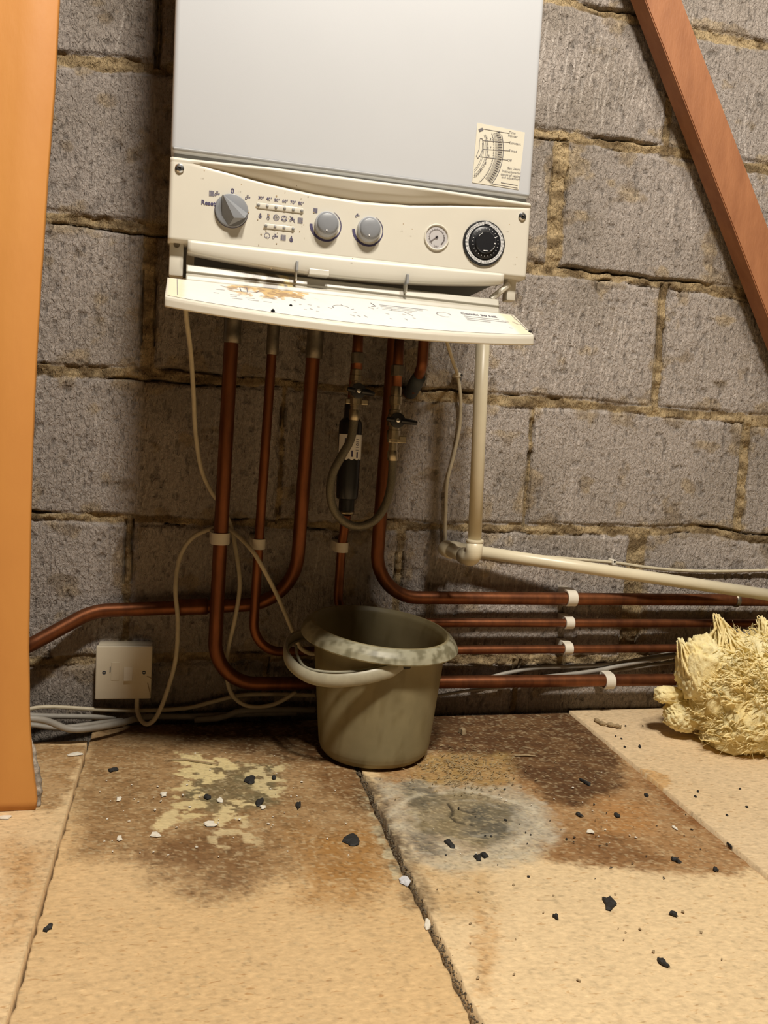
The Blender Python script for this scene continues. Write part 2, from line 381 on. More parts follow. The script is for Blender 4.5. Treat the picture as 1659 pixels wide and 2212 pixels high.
# stains and darker areas: (outline, colour, opacity, edge softness, noise size, patchiness)
ST2 = [
 ([(195, 1556), (660, 1545), (800, 1660), (812, 1790), (830, 1880), (760, 1900), (640, 1880), (560, 1910), (470, 1880), (300, 1850), (170, 1850), (160, 1680)], K(134, 101, 64), .9, .03, .035, .22),
 ([(640, 1790), (800, 1790), (850, 1900), (790, 1960), (660, 1950)], K(160, 116, 62), .8, .03, .03, .4),
 ([(360, 1540), (660, 1540), (740, 1640), (600, 1650), (480, 1610), (380, 1610)], K(84, 56, 30), .85, .025, .03, .4),  # darker strip along the back of the panel
 ([(270, 1850), (460, 1790), (560, 1850), (540, 1930), (430, 1950), (300, 1885)], K(112, 80, 50), .8, .02, .025, .35),
 ([(660, 1590), (780, 1640), (800, 1700), (770, 1760), (700, 1700)], K(104, 68, 34), .8, .02, .02, .3),  # darker area around the bucket's left foot
 ([(420, 1650), (600, 1650), (600, 1740), (470, 1760), (400, 1720)], K(108, 100, 72), .85, .012, .02, .25),
 ([(375, 1625), (500, 1630), (520, 1665), (440, 1700), (385, 1685)], K(214, 194, 142), .95, .006, .016, .9),
 ([(360, 1690), (450, 1690), (455, 1765), (385, 1775)], K(208, 188, 138), .92, .006, .016, .9),
 ([(350, 1752), (380, 1750), (378, 1778), (345, 1798), (330, 1785)], K(214, 194, 146), .95, .002, .010, .1),
 ([(430, 1770), (520, 1715), (560, 1730), (520, 1790), (450, 1805)], K(210, 190, 142), .92, .006, .016, .9),
 ([(525, 1650), (620, 1650), (610, 1730), (550, 1740)], K(204, 186, 140), .9, .006, .018, .9),
 ([(430, 1780), (540, 1775), (560, 1825), (450, 1840)], K(200, 180, 138), .8, .008, .016, .9),
 ([(770, 1700), (805, 1720), (850, 1830), (870, 1900), (840, 1900), (800, 1790)], K(210, 196, 160), .92, .006, .016, .9),
 ([(775, 1665), (800, 1690), (870, 1850), (920, 1960), (890, 1960), (830, 1850), (770, 1720)], K(80, 58, 36), .7, .012, .014, .35),
]
ST3 = [
 ([(800, 1500), (1250, 1500), (1330, 1620), (1640, 1870), (1600, 1880), (1480, 1890), (1380, 1880), (1220, 1860), (1100, 1830), (900, 1860), (820, 1740)], K(148, 108, 66), .92, .010, .030, .12),
 ([(900, 1500), (1230, 1500), (1340, 1640), (1350, 1700), (1250, 1740), (1180, 1730), (1080, 1640), (900, 1620)], K(80, 53, 32), .92, .014, .030, .2),
 ([(1210, 1800), (1330, 1800), (1450, 1850), (1400, 1880), (1250, 1860), (1190, 1840)], K(112, 76, 44), .75, .02, .025, .35),
 ([(1370, 1640), (1560, 1800), (1600, 1850), (1470, 1760), (1400, 1700)], K(124, 80, 42), .8, .014, .02, .2),
 ([(900, 1630), (1100, 1630), (1100, 1700), (900, 1700)], K(168, 138, 84), .8, .02, .02, .45),
 ([(800, 1680), (900, 1690), (1100, 1700), (1180, 1740), (1200, 1800), (1150, 1860), (1000, 1885), (880, 1860), (830, 1780)], K(178, 168, 146), .9, .016, .026, .28),
 ([(880, 1720), (1010, 1705), (1120, 1740), (1120, 1800), (1040, 1830), (900, 1800)], K(126, 112, 82), .9, .010, .02, .2),
 ([(1020, 1740), (1120, 1740), (1140, 1790), (1060, 1820), (1000, 1800)], K(84, 82, 74), .8, .014, .015, .4),
 ([(870, 1690), (920, 1690), (960, 1730), (920, 1750), (870, 1730)], K(92, 86, 72), .8, .012, .015, .35),
 ([(880, 1800), (950, 1800), (960, 1850), (900, 1840)], K(84, 80, 72), .7, .010, .015, .4),
 ([(1100, 1720), (1190, 1740), (1200, 1820), (1110, 1830)], K(186, 176, 156), .6, .012, .02, .4),
 ([(780, 1670), (810, 1690), (900, 1870), (950, 1960), (930, 1975), (860, 1860), (800, 1740)], K(76, 58, 40), .85, .008, .012, .35),
 ([(1035, 1965), (1068, 1990), (1066, 2060), (1058, 2150), (1028, 2150), (1020, 2050)], K(190, 146, 92), .75, .010, .02, .25),
 ([(900, 1880), (1050, 1890), (1080, 1960), (960, 1990)], K(186, 150, 100), .6, .02, .02, .3),
 ([(1290, 1720), (1400, 1740), (1420, 1800), (1300, 1800)], K(176, 126, 72), .6, .02, .02, .3),
]
ST1 = [([(40, 1600), (180, 1610), (168, 1660), (130, 1740), (90, 1760), (60, 1700)], K(150, 112, 68), .85, .008, .02, .25),
       ([(20, 1820), (100, 1830), (60, 2000), (0, 2050)], K(178, 128, 66), .6, .03, .02, .3)]
ST4 = [([(1385, 1668), (1440, 1680), (1452, 1700), (1425, 1712), (1395, 1690)], K(196, 152, 96), .8, .002, .012, .05)]
floor_base = bpy.data.objects.new('floor', None)
bm = NB(); box(bm, -1.2, 2.6, -3.2, .02, -.09, -.032)
fl = build('floor', bm, MT['subfloor']); tag(fl, 'loft floor of pale chipboard panels on dark joists', 'floor', kind='structure')
def panel(x0a, x1a, x0b, x1b, yb, z, base, stains, seed, label, wave=0):
    """corner X at the back (a) and at Y=-0.7 (b); front runs on behind the camera"""
    vs = np.concatenate([np.arange(yb, -.80, -.002), np.linspace(-.81, -3.0, 60)])
    fine = np.linspace(0, 1, max(60, int((min(x1a, 1.25)-max(x0a, -.35))/.002)))
    if x0a < -.4: us = np.concatenate([np.linspace(0, .72, 20)[:-1], .72+.28*np.linspace(0, 1, 150)])
    elif x1a > 1.5: us = np.concatenate([np.linspace(0, .32, 280), np.linspace(.33, 1, 50)])
    else: us = fine
    U, V = np.meshgrid(us, vs)
    s = (V)/-.7
    xl = x0a+(x0b-x0a)*s; xr = x1a+(x1b-x1a)*s
    Xp = xl+(xr-xl)*U
    # ragged, crumbled edges
    Xp = Xp + wave*(fbm(V*60, U*0+seed, seed+3, 3)-.35)*np.where(U < .5, 1, -1)*sst(.06, 0, np.minimum(U, 1-U))
    Zp = np.full(Xp.shape, z)+(fbm(Xp*6, V*6, seed)-.5)*.002
    w1 = fbm(Xp*30, V*30, seed+5, 4)-.5; w2 = fbm(Xp*90, V*90, seed+6, 4)-.5; w3 = fbm(Xp*230, V*300, seed+7, 3)-.5
    col = np.tile(base, Xp.shape+(1,))
    col = col*(.92+.16*fbm(Xp*7, V*7, seed+9, 4))[..., None]
    tint = sst(.45, .7, fbm(Xp*3, V*3, seed+10, 3))[..., None]
    col = col*(1-tint*.3)+tint*.3*(base*np.array([.95, .86, .70]))
    # flakes of the board itself
    fk = fbm(Xp*170, V*330, seed+12, 2)[..., None]
    col = col*(1-.10*sst(.60, .72, fk))*(1+.07*sst(.40, .28, fk))
    for (pl, c, op, soft, ns, patch) in stains:
        d = sdf(Xp+w1*ns, V+w1*ns*.9+w2*ns*.5, poly_world(pl))+w2*ns*.9+w3*min(ns, .016)*.9
        mk = sst(soft, -soft, d)*op
        pn = fbm(Xp*45, V*60, seed+int(abs(pl[0][0])) % 97, 4)
        if patch > .75: mk = mk*sst(.545, .595, fbm(Xp*70, V*85, seed+200, 5)+.10*sst(.0, -.012, d))
        else: mk = mk*(1-patch*sst(.40, .62, pn))*(1-.30*patch*sst(.5, .62, w3+.5))
        col = col*(1-mk[..., None])+c*mk[..., None]
    return Xp, V, Zp, col
specs = [(-1.2, -.1335, -1.2, -.1265, -.075, .0, FL_BASE[0], ST1, 11, 0),
         (-.1305, .2560, -.1225, .2470, -.012, .0, FL_BASE[1], ST2, 23, .004),
         (.2640, .6940, .2560, .6605, -.008, .0, FL_BASE[2], ST3, 37, .004),
         (.6965, 2.6, .6635, 2.6, -.004, .004, FL_BASE[3], ST4, 51, 0)]
for i, (a, b, c, d, yb, z, base, st, seed, wv) in enumerate(specs):
    Xp, V, Zp, col = panel(a, b, c, d, yb, z, base, st, seed, '', wv)
    if i in (1, 2):
        # dirt and limescale along the ragged gap, ring and crack in the mould patch
        pass
    if i == 2:
        c0 = at(1005, 1768, Z=0); rr = np.hypot((Xp-c0.x)/1.15, (V-c0.y)/.95)+(fbm(Xp*25, V*25, 77)-.5)*.02
        ring = sst(.010, 0, np.abs(rr-.085))*.55*sst(.35, .6, fbm(Xp*50, V*50, 78))
        col = col*(1-ring[..., None])+K(206, 196, 172)*ring[..., None]
        for rad, am in ((.055, .3), (.110, .35)):
            ring = sst(.006, 0, np.abs(rr-rad))*am*sst(.4, .6, fbm(Xp*60, V*60, 79))
            col = col*(1-ring[..., None])+K(206, 198, 178)*ring[..., None]
        for crk in ([(968, 1735), (978, 1750), (975, 1765), (985, 1775), (1000, 1778), (1018, 1782)], [(990, 1748), (1015, 1755), (1030, 1752)]):
            for p, q in zip(crk, crk[1:]):
                A = at(*p, Z=0); B = at(*q, Z=0); ex, ey = B.x-A.x, B.y-A.y
                t = np.clip(((Xp-A.x)*ex+(V-A.y)*ey)/(ex*ex+ey*ey), 0, 1)
                dd = np.hypot(Xp-A.x-ex*t, V-A.y-ey*t); m_ = sst(.0035, .001, dd)
                col = col*(1-.8*m_[..., None])+K(50, 44, 34)*.8*m_[..., None]; Zp -= .002*m_
    sd_ = 1-sst(.0, .25, np.abs(col-base).sum(-1))
    sp = (1-sd_)*sst(.60, .70, fbm(Xp*260, V*340, seed+70, 2)); col = col*(1-.28*sp[..., None])
    sp = (1-sd_)*sst(.64, .72, fbm(Xp*240, V*320, seed+71, 2)); col = col*(1-.30*sp[..., None])+K(214, 196, 156)*.30*sp[..., None]
    # thickness: fold the rim down to the joists
    P = np.stack([Xp, V, Zp], -1); n, m = P.shape[:2]
    Pe = np.zeros((n+2, m+2, 3)); Pe[1:-1, 1:-1] = P
    Pe[0, 1:-1] = P[0]; Pe[-1, 1:-1] = P[-1]; Pe[1:-1, 0] = P[:, 0]; Pe[1:-1, -1] = P[:, -1]
    Pe[0, 0] = P[0, 0]; Pe[0, -1] = P[0, -1]; Pe[-1, 0] = P[-1, 0]; Pe[-1, -1] = P[-1, -1]
    for sl in ((0, slice(None)), (-1, slice(None)), (slice(None), 0), (slice(None), -1)): Pe[sl][..., 2] = -.0318
    Ce = np.zeros((n+2, m+2, 3)); Ce[1:-1, 1:-1] = col; Ce[0] = K(90, 66, 42); Ce[-1] = Ce[0]; Ce[:, 0] = K(90, 66, 42); Ce[:, -1] = K(90, 66, 42)
    grid_obj('chipboard_panel', Pe, MT['chip'], parent=fl, col=Ce, smooth=False)

# ------------------------------------------------------------------ boiler
BX0, BX1, BF = -.0300, .4062, -.360
boil = empty('boiler', (.19, -.18, .67), 'white wall-hung combi gas boiler with its lower door flap hanging open', 'boiler')
bm = NB(); box(bm, BX0, BX1, BF, -.002, .7895, 1.42, .006, 3)
case = build('casing', bm, MT['case'], boil, angle=40)
bm = NB(); box(bm, BX0+.003, BX1-.003, BF-.0012, BF+.004, .7915, .7945, .001)
build('folded_seam', bm, MT['groove'], case)
bm = NB(); box(bm, BX0+.004, BX1-.004, BF+.006, -.002, .7825, .792)
build('recess_strip', bm, MT['groove'], boil)
bm = NB(); box(bm, BX0+.004, BX1-.004, -.338, -.002, .700, .7825)
build('chassis', bm, MT['dark'], boil)
for s, x0, x1 in ((0, -.0225, -.0105), (1, .386, .398)):
    bm = NB()
    if s == 0: box(bm, -.028, -.012, -.352, -.335, .654, .696, .002)
    else: box(bm, x0, x1, -.352, -.335, .664, .694, .002)
    build('hinge_bracket', bm, MT['fascia'], boil, angle=40)
bm = NB(); tube(bm, [(-.020, -.3525, .689), (-.020, -.354, .689)], .0035)
build('bracket_screw', bm, MT['solder'], boil)

# fascia
nu, nv = 180, 60
xx = np.linspace(BX0, BX1, nu)
gap = np.interp(xx, [-.03, -.008, .04, .085, .135, .19, .25, .3025, .37, .4062], [.0008, .001, .0065, .0125, .0175, .0195, .0165, .010, .0045, .002])
zt, zb = .7830, .6905
FY = -.3640
def fascia_y(x, z):
    g = np.interp(x, xx, gap); wv = zt-.003-g
    s = np.clip((z-wv)/(g+1e-6), 0, 1)
    y = FY - .0085*np.clip(s, 0, 1)*np.minimum(1, g/.012)
    y = y + .0035*sst(-.0035, 0, z-wv)*sst(.5, 0, s)*np.minimum(1, g/.010)
    return y
vv = np.linspace(0, 1, nv)
P = np.zeros((nv+2, nu+2, 3))
for j in range(nv+2):
    for_j = min(max(j-1, 0), nv-1)
    z = zb+(zt-zb)*vv[for_j]
    xr = np.concatenate([[xx[0]], xx, [xx[-1]]])
    y = fascia_y(xr, np.full(xr.shape, z))
    ro = .003*(sst(.0025, 0, xr-BX0)+sst(.0025, 0, BX1-xr)+sst(.0025, 0, zt-z)+sst(.0025, 0, z-zb))
    y = y+ro
    if j in (0, nv+1): y[:] = -.337
    y[0] = y[-1] = -.337
    P[j, :, 0] = xr; P[j, :, 1] = y; P[j, :, 2] = z
fas = grid_obj('control_panel', P, MT['fascia'], boil)
# lower lip, bowed
xl = np.linspace(-.0076, .3755, 90); uu = (xl-xl[0])/(xl[-1]-xl[0])
zbot = .6800-.0118*np.sin(PI*np.clip(uu, 0, 1))**.9+.002*uu
rows = []
for k, (f, y) in enumerate([(0, -.337), (0, -.3650), (.25, -.3655), (.6, -.3650), (.9, -.3640), (1, -.3625), (1, -.3600), (1, -.345)]):
    ztop = .6935; rows.append(np.stack([xl, np.full(xl.shape, y)-.001*np.sin(PI*uu)*min(1, f*1.2), ztop+(zbot-ztop)*f], -1))
P = np.stack(rows); P = np.concatenate([P[:, :1]*[1, 0, 1]+[0, -.337, 0], P, P[:, -1:]*[1, 0, 1]+[0, -.337, 0]], 1)
lip = grid_obj('lower_lip', P, MT['fascia'], boil)
for px, py in ((642, 574), (881, 602)):
    c = at(px, py, Y=-.371); bm = NB(); box(bm, c.x-.0016, c.x+.0016, -.3715, -.36, c.z-.006, c.z+.006, .0012)
    build('hinge_slot', bm, MT['groove'], lip)
for px, py in ((688, 588), (1010, 617)):
    c = at(px, py, Y=-.362)
c = at(688, 590, Y=-.362); bm = NB(); box(bm, c.x-.012, c.x+.012, -.368, -.35, c.z-.0035, c.z+.0035, .001); build('latch_tab', bm, MT['fascia'], lip)

def on_face(px, py): return at(px, py, Y=FY)
# casing screws
for px, py in ((388, 364), (1128, 468)):
    c = on_face(px, py); bm = NB()
    lathe(bm, [(.0052, 0), (.0050, .002), (.0035, .0034), (.0018, .0036), (.0014, .0018)], (c.x, FY+.0005, c.z), (0, -1, 0), 24)
    s_ = build('screw', bm, MT['chrome'], boil, angle=35)
# mode knob: disc with a raised grip pointing up-left
c = on_face(500, 456)
bm = NB(); lathe(bm, [(.0186, 0), (.0186, .003), (.0180, .0045), (.0174, .0047)], (c.x, FY, c.z), (0, -1, 0), 64)
kb = build('selector_knob', bm, MT['knob'], boil, angle=30)
bm = NB(); a = math.radians(128); dx, dz = math.cos(a), math.sin(a)
y0, y1 = FY-.0046, FY-.0135
def kp(s, t, y): return bm.verts.new((c.x+dx*s-dz*t, y, c.z+dz*s+dx*t))
R0 = .0176
v = [kp(R0, 0, y1), kp(-R0*.55, .0045, y1), kp(-R0*.93, -.006, y1), kp(-R0*.70, -.0132, y0), kp(R0*.98, -.002, y0), kp(R0*.98, .002, y0), kp(R0*.05, .013, y0), kp(-R0*.70, .0130, y0), kp(-R0*.2, .0035, y1-.0005)]
b_ = [kp(R0, -.0005, y0), kp(R0, .0005, y0)]
bmesh.ops.convex_hull(bm, input=bm.verts)
build('grip', bm, MT['knob'], kb, angle=25)
for (px, py) in ((705, 486), (796, 497)):
    c = on_face(px, py)
    bm = NB(); lathe(bm, [(.0142, -.001), (.0142, .0055), (.0138, .0085), (.0128, .0092)], (c.x, FY, c.z), (0, -1, 0), 56)
    k = build('temperature_knob', bm, MT['knobtop'], boil, angle=35)
    bm = NB(); lathe(bm, [(.0126, .0085), (.0124, .0100), (.0100, .0112), (.004, .0116), (.001, .0117)], (c.x, FY, c.z), (0, -1, 0), 48)
    build('knob_cap', bm, MT['knob'], k, smooth=True)
    bm = NB(); tube(bm, [(c.x-.001, FY-.0110, c.z-.0085), (c.x-.001, FY-.0118, c.z-.0085)], .0009, 10)
    build('pointer_dot', bm, MT['clearwhite'], k)

class Ink:
    def __init__(s): s.v = []; s.f = []
    def quad(s, a, b, w, y):
        d = Vector((b[0]-a[0], b[1]-a[1])); L_ = d.length or 1e-6; n = Vector((-d.y, d.x))/L_*w/2
        i = len(s.v)
        for p in ((a[0]+n.x, a[1]+n.y), (b[0]+n.x, b[1]+n.y), (b[0]-n.x, b[1]-n.y), (a[0]-n.x, a[1]-n.y)): s.v.append((p[0], y, p[1]))
        s.f.append((i, i+1, i+2, i+3))
    def line(s, pts, w, y):
        for a, b in zip(pts, pts[1:]): s.quad(a, b, w, y)
    def arc(s, c, r, a0, a1, w, y, n=24, w1=None):
        for k in range(n):
            t0 = math.radians(a0+(a1-a0)*k/n); t1 = math.radians(a0+(a1-a0)*(k+1.08)/n)
            ww = w if w1 is None else w+(w1-w)*k/n
            s.quad((c[0]+r*math.cos(t0), c[1]+r*math.sin(t0)), (c[0]+r*math.cos(t1), c[1]+r*math.sin(t1)), ww, y)
    def text(s, txt, size, x, z, y, rot=0, align='CENTER', bold=0, fy=None):
        cu = bpy.data.curves.new('t', 'FONT'); cu.body = txt; cu.size = size; cu.align_x = align; cu.align_y = 'CENTER'; cu.offset = bold; cu.resolution_u = 3
        o = bpy.data.objects.new('t', cu); COL.objects.link(o); bpy.context.view_layer.update()
        me = o.to_mesh(); i = len(s.v); c, sn = math.cos(rot), math.sin(rot)
        for v_ in me.vertices:
            px_, pz_ = v_.co.x*c-v_.co.y*sn, v_.co.x*sn+v_.co.y*c
            s.v.append((x+px_, y if fy is None else fy(pz_), z+pz_))
        for p in me.polygons: s.f.append(tuple(i+k for k in p.vertices))
        o.to_mesh_clear(); bpy.data.objects.remove(o); bpy.data.curves.remove(cu)
    def build(s, name, m, parent, fn=None):
        me = bpy.data.meshes.new(name); vs = s.v if fn is None else [fn(p) for p in s.v]
        me.from_pydata(vs, [], s.f); me.update(); return finish(me, name, m, parent, False)
IY = FY-.0005
ink = Ink()
def F(px, py): p = on_face(px, py); return p.x, p.z
x, z = F(450, 439); ink.text('Reset', .0070, x, z, IY, bold=.0002)
x, z = F(502, 413); ink.text('0', .0080, x, z, IY, bold=.0001)
def ic_rad(x, z, s, w=.00042):
    for k in range(4): ink.arc((x+(k-1.5)*s*.45, z), 0, 0, 0, 0, IY, 1) if 0 else ink.line([(x+(k-1.5)*s*.5-s*.14, z-s), (x+(k-1.5)*s*.5-s*.14, z+s), (x+(k-1.5)*s*.5+s*.14, z+s), (x+(k-1.5)*s*.5+s*.14, z-s), (x+(k-1.5)*s*.5-s*.14, z-s)], w, IY)
def ic_tap(x, z, s, w=.0006):
    ink.line([(x-s, z-s*.8), (x-s, z-s*.1), (x-s*.6, z+s*.3), (x+s, z+s*.3), (x+s, z-s*.1), (x-s*.2, z-s*.15), (x-s*.5, z-s*.8), (x-s, z-s*.8)], w, IY)
    ink.line([(x, z+s*.3), (x, z+s)], w, IY); ink.line([(x-s*.45, z+s), (x+s*.45, z+s)], w, IY)
def ic_flame(x, z, s, w=.0006):
    ink.line([(x, z+s), (x-s*.25, z+s*.3), (x-s*.6, z-s*.3), (x-s*.3, z-s), (x+s*.3, z-s), (x+s*.6, z-s*.3), (x+s*.15, z+s*.2), (x, z+s)], w, IY)
    ink.line([(x, z), (x-s*.25, z-s*.5), (x, z-s*.8), (x+s*.25, z-s*.5), (x, z)], w, IY)
ic_rad(*F(457, 418), .0028); ic_tap(*F(469, 419), .0026); ic_tap(*F(535, 427), .0026)
ic_rad(*F(681, 455), .0026); ic_tap(*F(772, 466), .0022)
for k, t in enumerate(('30°', '40°', '50°', '60°', '70°', '80°')):
    x, z = F(564+k*17.3, 428+k*2.4); ink.text(t, .0050, x, z, IY, bold=.00008)
    x, z = F(562+k*17.3, 466+k*2.1)
    if k == 0: ic_flame(x, z, .0028)
    elif k == 1: ink.line([(x-.0008, z-.0012), (x-.0008, z+.003), (x+.0008, z+.003), (x+.0008, z-.0012)], .0005, IY); ink.arc((x, z-.002), .0014, 0, 360, .0005, IY, 12)
    elif k == 2:
        ink.arc((x, z), .0032, 0, 360, .0005, IY)
        for q in range(4): ink.arc((x+.0014*math.cos(q*PI/2+.78), z+.0014*math.sin(q*PI/2+.78)), .0011, 0, 360, .0004, IY, 10)
    elif k == 3: ink.arc((x, z), .0032, 0, 360, .0005, IY); ink.line([(x, z+.003), (x-.0024, z-.0016), (x+.0024, z-.0016), (x, z+.003)], .0005, IY)
    elif k == 4: ic_tap(x, z, .0026); ink.line([(x-.003, z+.0036), (x+.0034, z-.0034)], .0006, IY)
    else: ic_rad(x, z, .0030)
for k in range(4):
    x, z = F(577+k*17.4, 509+k*2.3)
    if k == 0: ink.arc((x, z), .0030, -80, 260, .0005, IY); ink.line([(x, z-.003), (x, z-.0008)], .0005, IY)
    elif k == 1: ic_tap(x, z, .0029)
    elif k == 2: ic_rad(x, z, .0030)
    else: ic_flame(x, z, .0032, .0008)
for px, py in ((705, 486), (796, 497)):
    x, z = F(px, py); ink.arc((x, z), .0182, 182, 300, .0034, IY, 30, .0020); ink.arc((x, z), .0175, 300, 420, .0018, IY, 30, .0004)
x, z = F(500, 456); ink.arc((x, z), .0189, 0, 360, .0006, IY, 60)
ink.build('printed_markings', MT['ink'], fas)
# specks of dirt on the panel
dk = Ink()
for _ in range(46):
    px = random.gauss(590, 60); py = random.gauss(478, 42)
    if not (520 < px < 700 and 395 < py < 560): continue
    x, z = F(px, py); s = random.uniform(.0003, .0009); dk.quad((x-s, z), (x+s, z+random.uniform(-s, s)), s*1.4, IY-.0001)
for px, py in ((441, 372), (869, 486), (888, 497), (1097, 487), (1113, 558), (521, 401), (585, 582), (760, 560)): x, z = F(px, py); dk.quad((x-.0006, z), (x+.0006, z), .001, IY-.0045)
tag(dk.build('dirt_specks', MT['tan'], fas), kind='stuff')
# lamp slots
for (xa, ya, xb, yb, n) in ((558, 443, 652, 456, 6), (574, 488, 633, 495, 4)):
    A = F(xa, ya); B = F(xb, yb); bm = NB()
    box(bm, A[0]-.0022, B[0]+.0022, FY-.0015, FY+.001, min(A[1], B[1])-.0030, max(A[1], B[1])+.0030, .0015)
    sl = build('lamp_strip', bm, MT['fascia'], boil, angle=40)
    for k in range(n):
        t = (k+.02)/(n-.96); bm = NB(); xk = A[0]+(B[0]-A[0])*min(t, 1); zk = A[1]+(B[1]-A[1])*min(t, 1)
        lathe(bm, [(.0017, 0), (.0016, .0008), (.0006, .0012)], (xk, FY-.0015, zk), (0, -1, 0), 14)
        build('indicator_lamp', bm, MT['groove'], sl, smooth=True)
# pressure gauge
c = on_face(943, 513)
bm = NB(); lathe(bm, [(.0158, 0), (.0158, .0016), (.0150, .0024), (.0138, .0016), (.0134, -.001)], (c.x, FY, c.z), (0, -1, 0), 64, cap=False)
gz = build('pressure_gauge', bm, MT['fascia'], boil, smooth=True)
bm = NB(); lathe(bm, [(.0138, 0), (.0138, .0004)], (c.x, FY, c.z), (0, -1, 0), 48)
build('gauge_face', bm, mat('gauge_grey', (.52, .50, .50), .15, var=.1), gz)
gi = Ink(); gy = FY-.0008
gi.arc((c.x, c.z), .0092, -50, 230, .0005, gy, 40)
for k in range(17):
    t = math.radians(-50+280*k/16); gi.quad((c.x+.0092*math.cos(t), c.z+.0092*math.sin(t)), (c.x+.0108*math.cos(t), c.z+.0108*math.sin(t)), .0004, gy)
gi.arc((c.x, c.z), .0100, -50, 10, .0009, gy)
gi.quad((c.x+.001, c.z+.001), (c.x-.0085, c.z-.0062), .0011, gy-.0002); gi.arc((c.x, c.z), .0010, 0, 360, .002, gy-.0002, 16)
gi.text('bar', .0048, c.x, c.z-.0105, gy)
gi.build('needle', mat('gauge_ink', (.16, .14, .14), .5), gz)
# timer
c = on_face(1045, 526); TR = .0262
bm = NB(); lathe(bm, [(TR+.0012, 0), (TR+.0010, .0015), (TR, .0028), (TR-.0065, .003), (TR-.0072, .0045), (TR-.011, .006), (.003, .006)], (c.x, FY, c.z), (0, -1, 0), 96)
tm = build('timer', bm, MT['black'], boil, angle=35)
ti = Ink()
for k in range(96):
    t = 2*PI*k/96
    r0, r1 = (TR-.0052, TR-.0012) if not (20 < k < 26) else (TR-.0035, TR-.0004)
    ti.quad((c.x+r0*math.cos(t), c.z+r0*math.sin(t)), (c.x+r1*math.cos(t), c.z+r1*math.sin(t)), .0010, FY-.0034)
ti.build('tappet_ring', MT['clearwhite'], tm)
bm = NB(); lathe(bm, [(.0136, .006), (.0134, .0075), (.0125, .0084), (.002, .0086)], (c.x, FY, c.z), (0, -1, 0), 56)
build('dial', bm, mat('dial_black', (.018, .018, .02), .25), tm, angle=35)
tk = Ink()
for k in range(24):
    t = 2*PI*k/24
    tk.quad((c.x+.0158*math.cos(t), c.z+.0158*math.sin(t)), (c.x+.0170*math.cos(t), c.z+.0170*math.sin(t)), .0006, FY-.0064)
tk.arc((c.x, c.z), .0115, 118, 150, .0006, FY-.0090)
tk.arc((c.x+.0118, c.z+.0020), .0003, 0, 360, .0012, FY-.0064, 8); tk.quad((c.x+.0105, c.z+.0060), (c.x+.0125, c.z+.0068), .0012, FY-.0090); tk.quad((c.x+.0106, c.z-.0008), (c.x+.0122, c.z-.0008), .0016, FY-.0090)
tk.quad((c.x-.0028, c.z-.0105), (c.x+.0026, c.z-.0105), .0011, FY-.0090); tk.arc((c.x, c.z), .0118, -60, -20, .0004, FY-.0090)
tk.build('timer_marks', MT['clearwhite'], tm)
# setting sticker on the casing
SY = BF-.0004
s00, s10, s11, s01 = [at(px, py, Y=SY) for px, py in ((1020, 394), (1120, 410), (1134, 286), (1031, 265))]
bm = NB(); vs_ = [bm.verts.new((p.x, SY-.0001, p.z)) for p in (s00, s10, s11, s01)]; f_ = bm.faces.new(vs_)
ex = bmesh.ops.extrude_face_region(bm, geom=[f_]); bmesh.ops.translate(bm, verts=[g for g in ex['geom'] if isinstance(g, bmesh.types.BMVert)], vec=(0, .00035, 0))
stk = build('setting_sticker', bm, MT['paper'], boil)
si = Ink(); sy_ = SY-.0004
def S(px, py): p = at(px, py, Y=SY); return p.x, p.z
def Sz(zx, zy): return S(960+zx/8.295, 240+zy/8.295)        # from the 200 px wide close look
cx_, cz_ = Sz(138, 620); OX, OZ = Sz(1060, 620); R_ = OX-cx_
def clipx(p): return max(p[0], Sz(520, 0)[0]+.001)
si.arc((cx_, cz_), R_, -47, 19, .0009, sy_, 40)
for f_, a0_, a1_, w_ in ((.82, -57, 24, .0004), (.683, -50, 25, .0004), (.66, -48, 24, .0004), (.615, -42, 14, .0004), (.59, -40, 12, .0004)): si.arc((cx_, cz_), R_*f_, a0_, a1_, w_, sy_, 40)
for k in range(56):
    t = math.radians(-52+74*k/55)
    if cz_+R_*.98*math.sin(t) < Sz(760, 1290)[1] and k > 3: continue
    c_, s_n = math.cos(t), math.sin(t); r1_ = .98 if k > 4 else .93
    si.quad((cx_+R_*.84*c_, cz_+R_*.84*s_n), (cx_+R_*r1_*c_, cz_+R_*r1_*s_n), .00035, sy_)
    if k % 2: si.quad((cx_+R_*.90*c_, cz_+R_*.90*s_n), (cx_+R_*r1_*c_, cz_+R_*r1_*s_n), .0009, sy_)
for k in range(34):
    t = math.radians(-46+68*k/33); c_, s_n = math.cos(t), math.sin(t)
    si.quad((cx_+R_*.685*c_, cz_+R_*.685*s_n), (cx_+R_*.71*c_, cz_+R_*.71*s_n), .0004, sy_); si.quad((cx_+R_*.80*c_, cz_+R_*.80*s_n), (cx_+R_*.82*c_, cz_+R_*.82*s_n), .0004, sy_)
si.quad(Sz(615, 350), Sz(690, 325), .0035, sy_)
si.line([Sz(640, 490), Sz(625, 560), Sz(620, 680), Sz(570, 810), Sz(600, 850), Sz(640, 790), Sz(680, 690), Sz(690, 600), Sz(680, 500), Sz(640, 490)], .0006, sy_)
for (a_, b_, tx) in (((690, 320), (1160, 400), None), ((680, 530), (1180, 565), None), ((690, 685), (1175, 712), None), ((610, 815), (1135, 880), None)): si.line([Sz(*a_), Sz(*b_)], .0005, sy_)
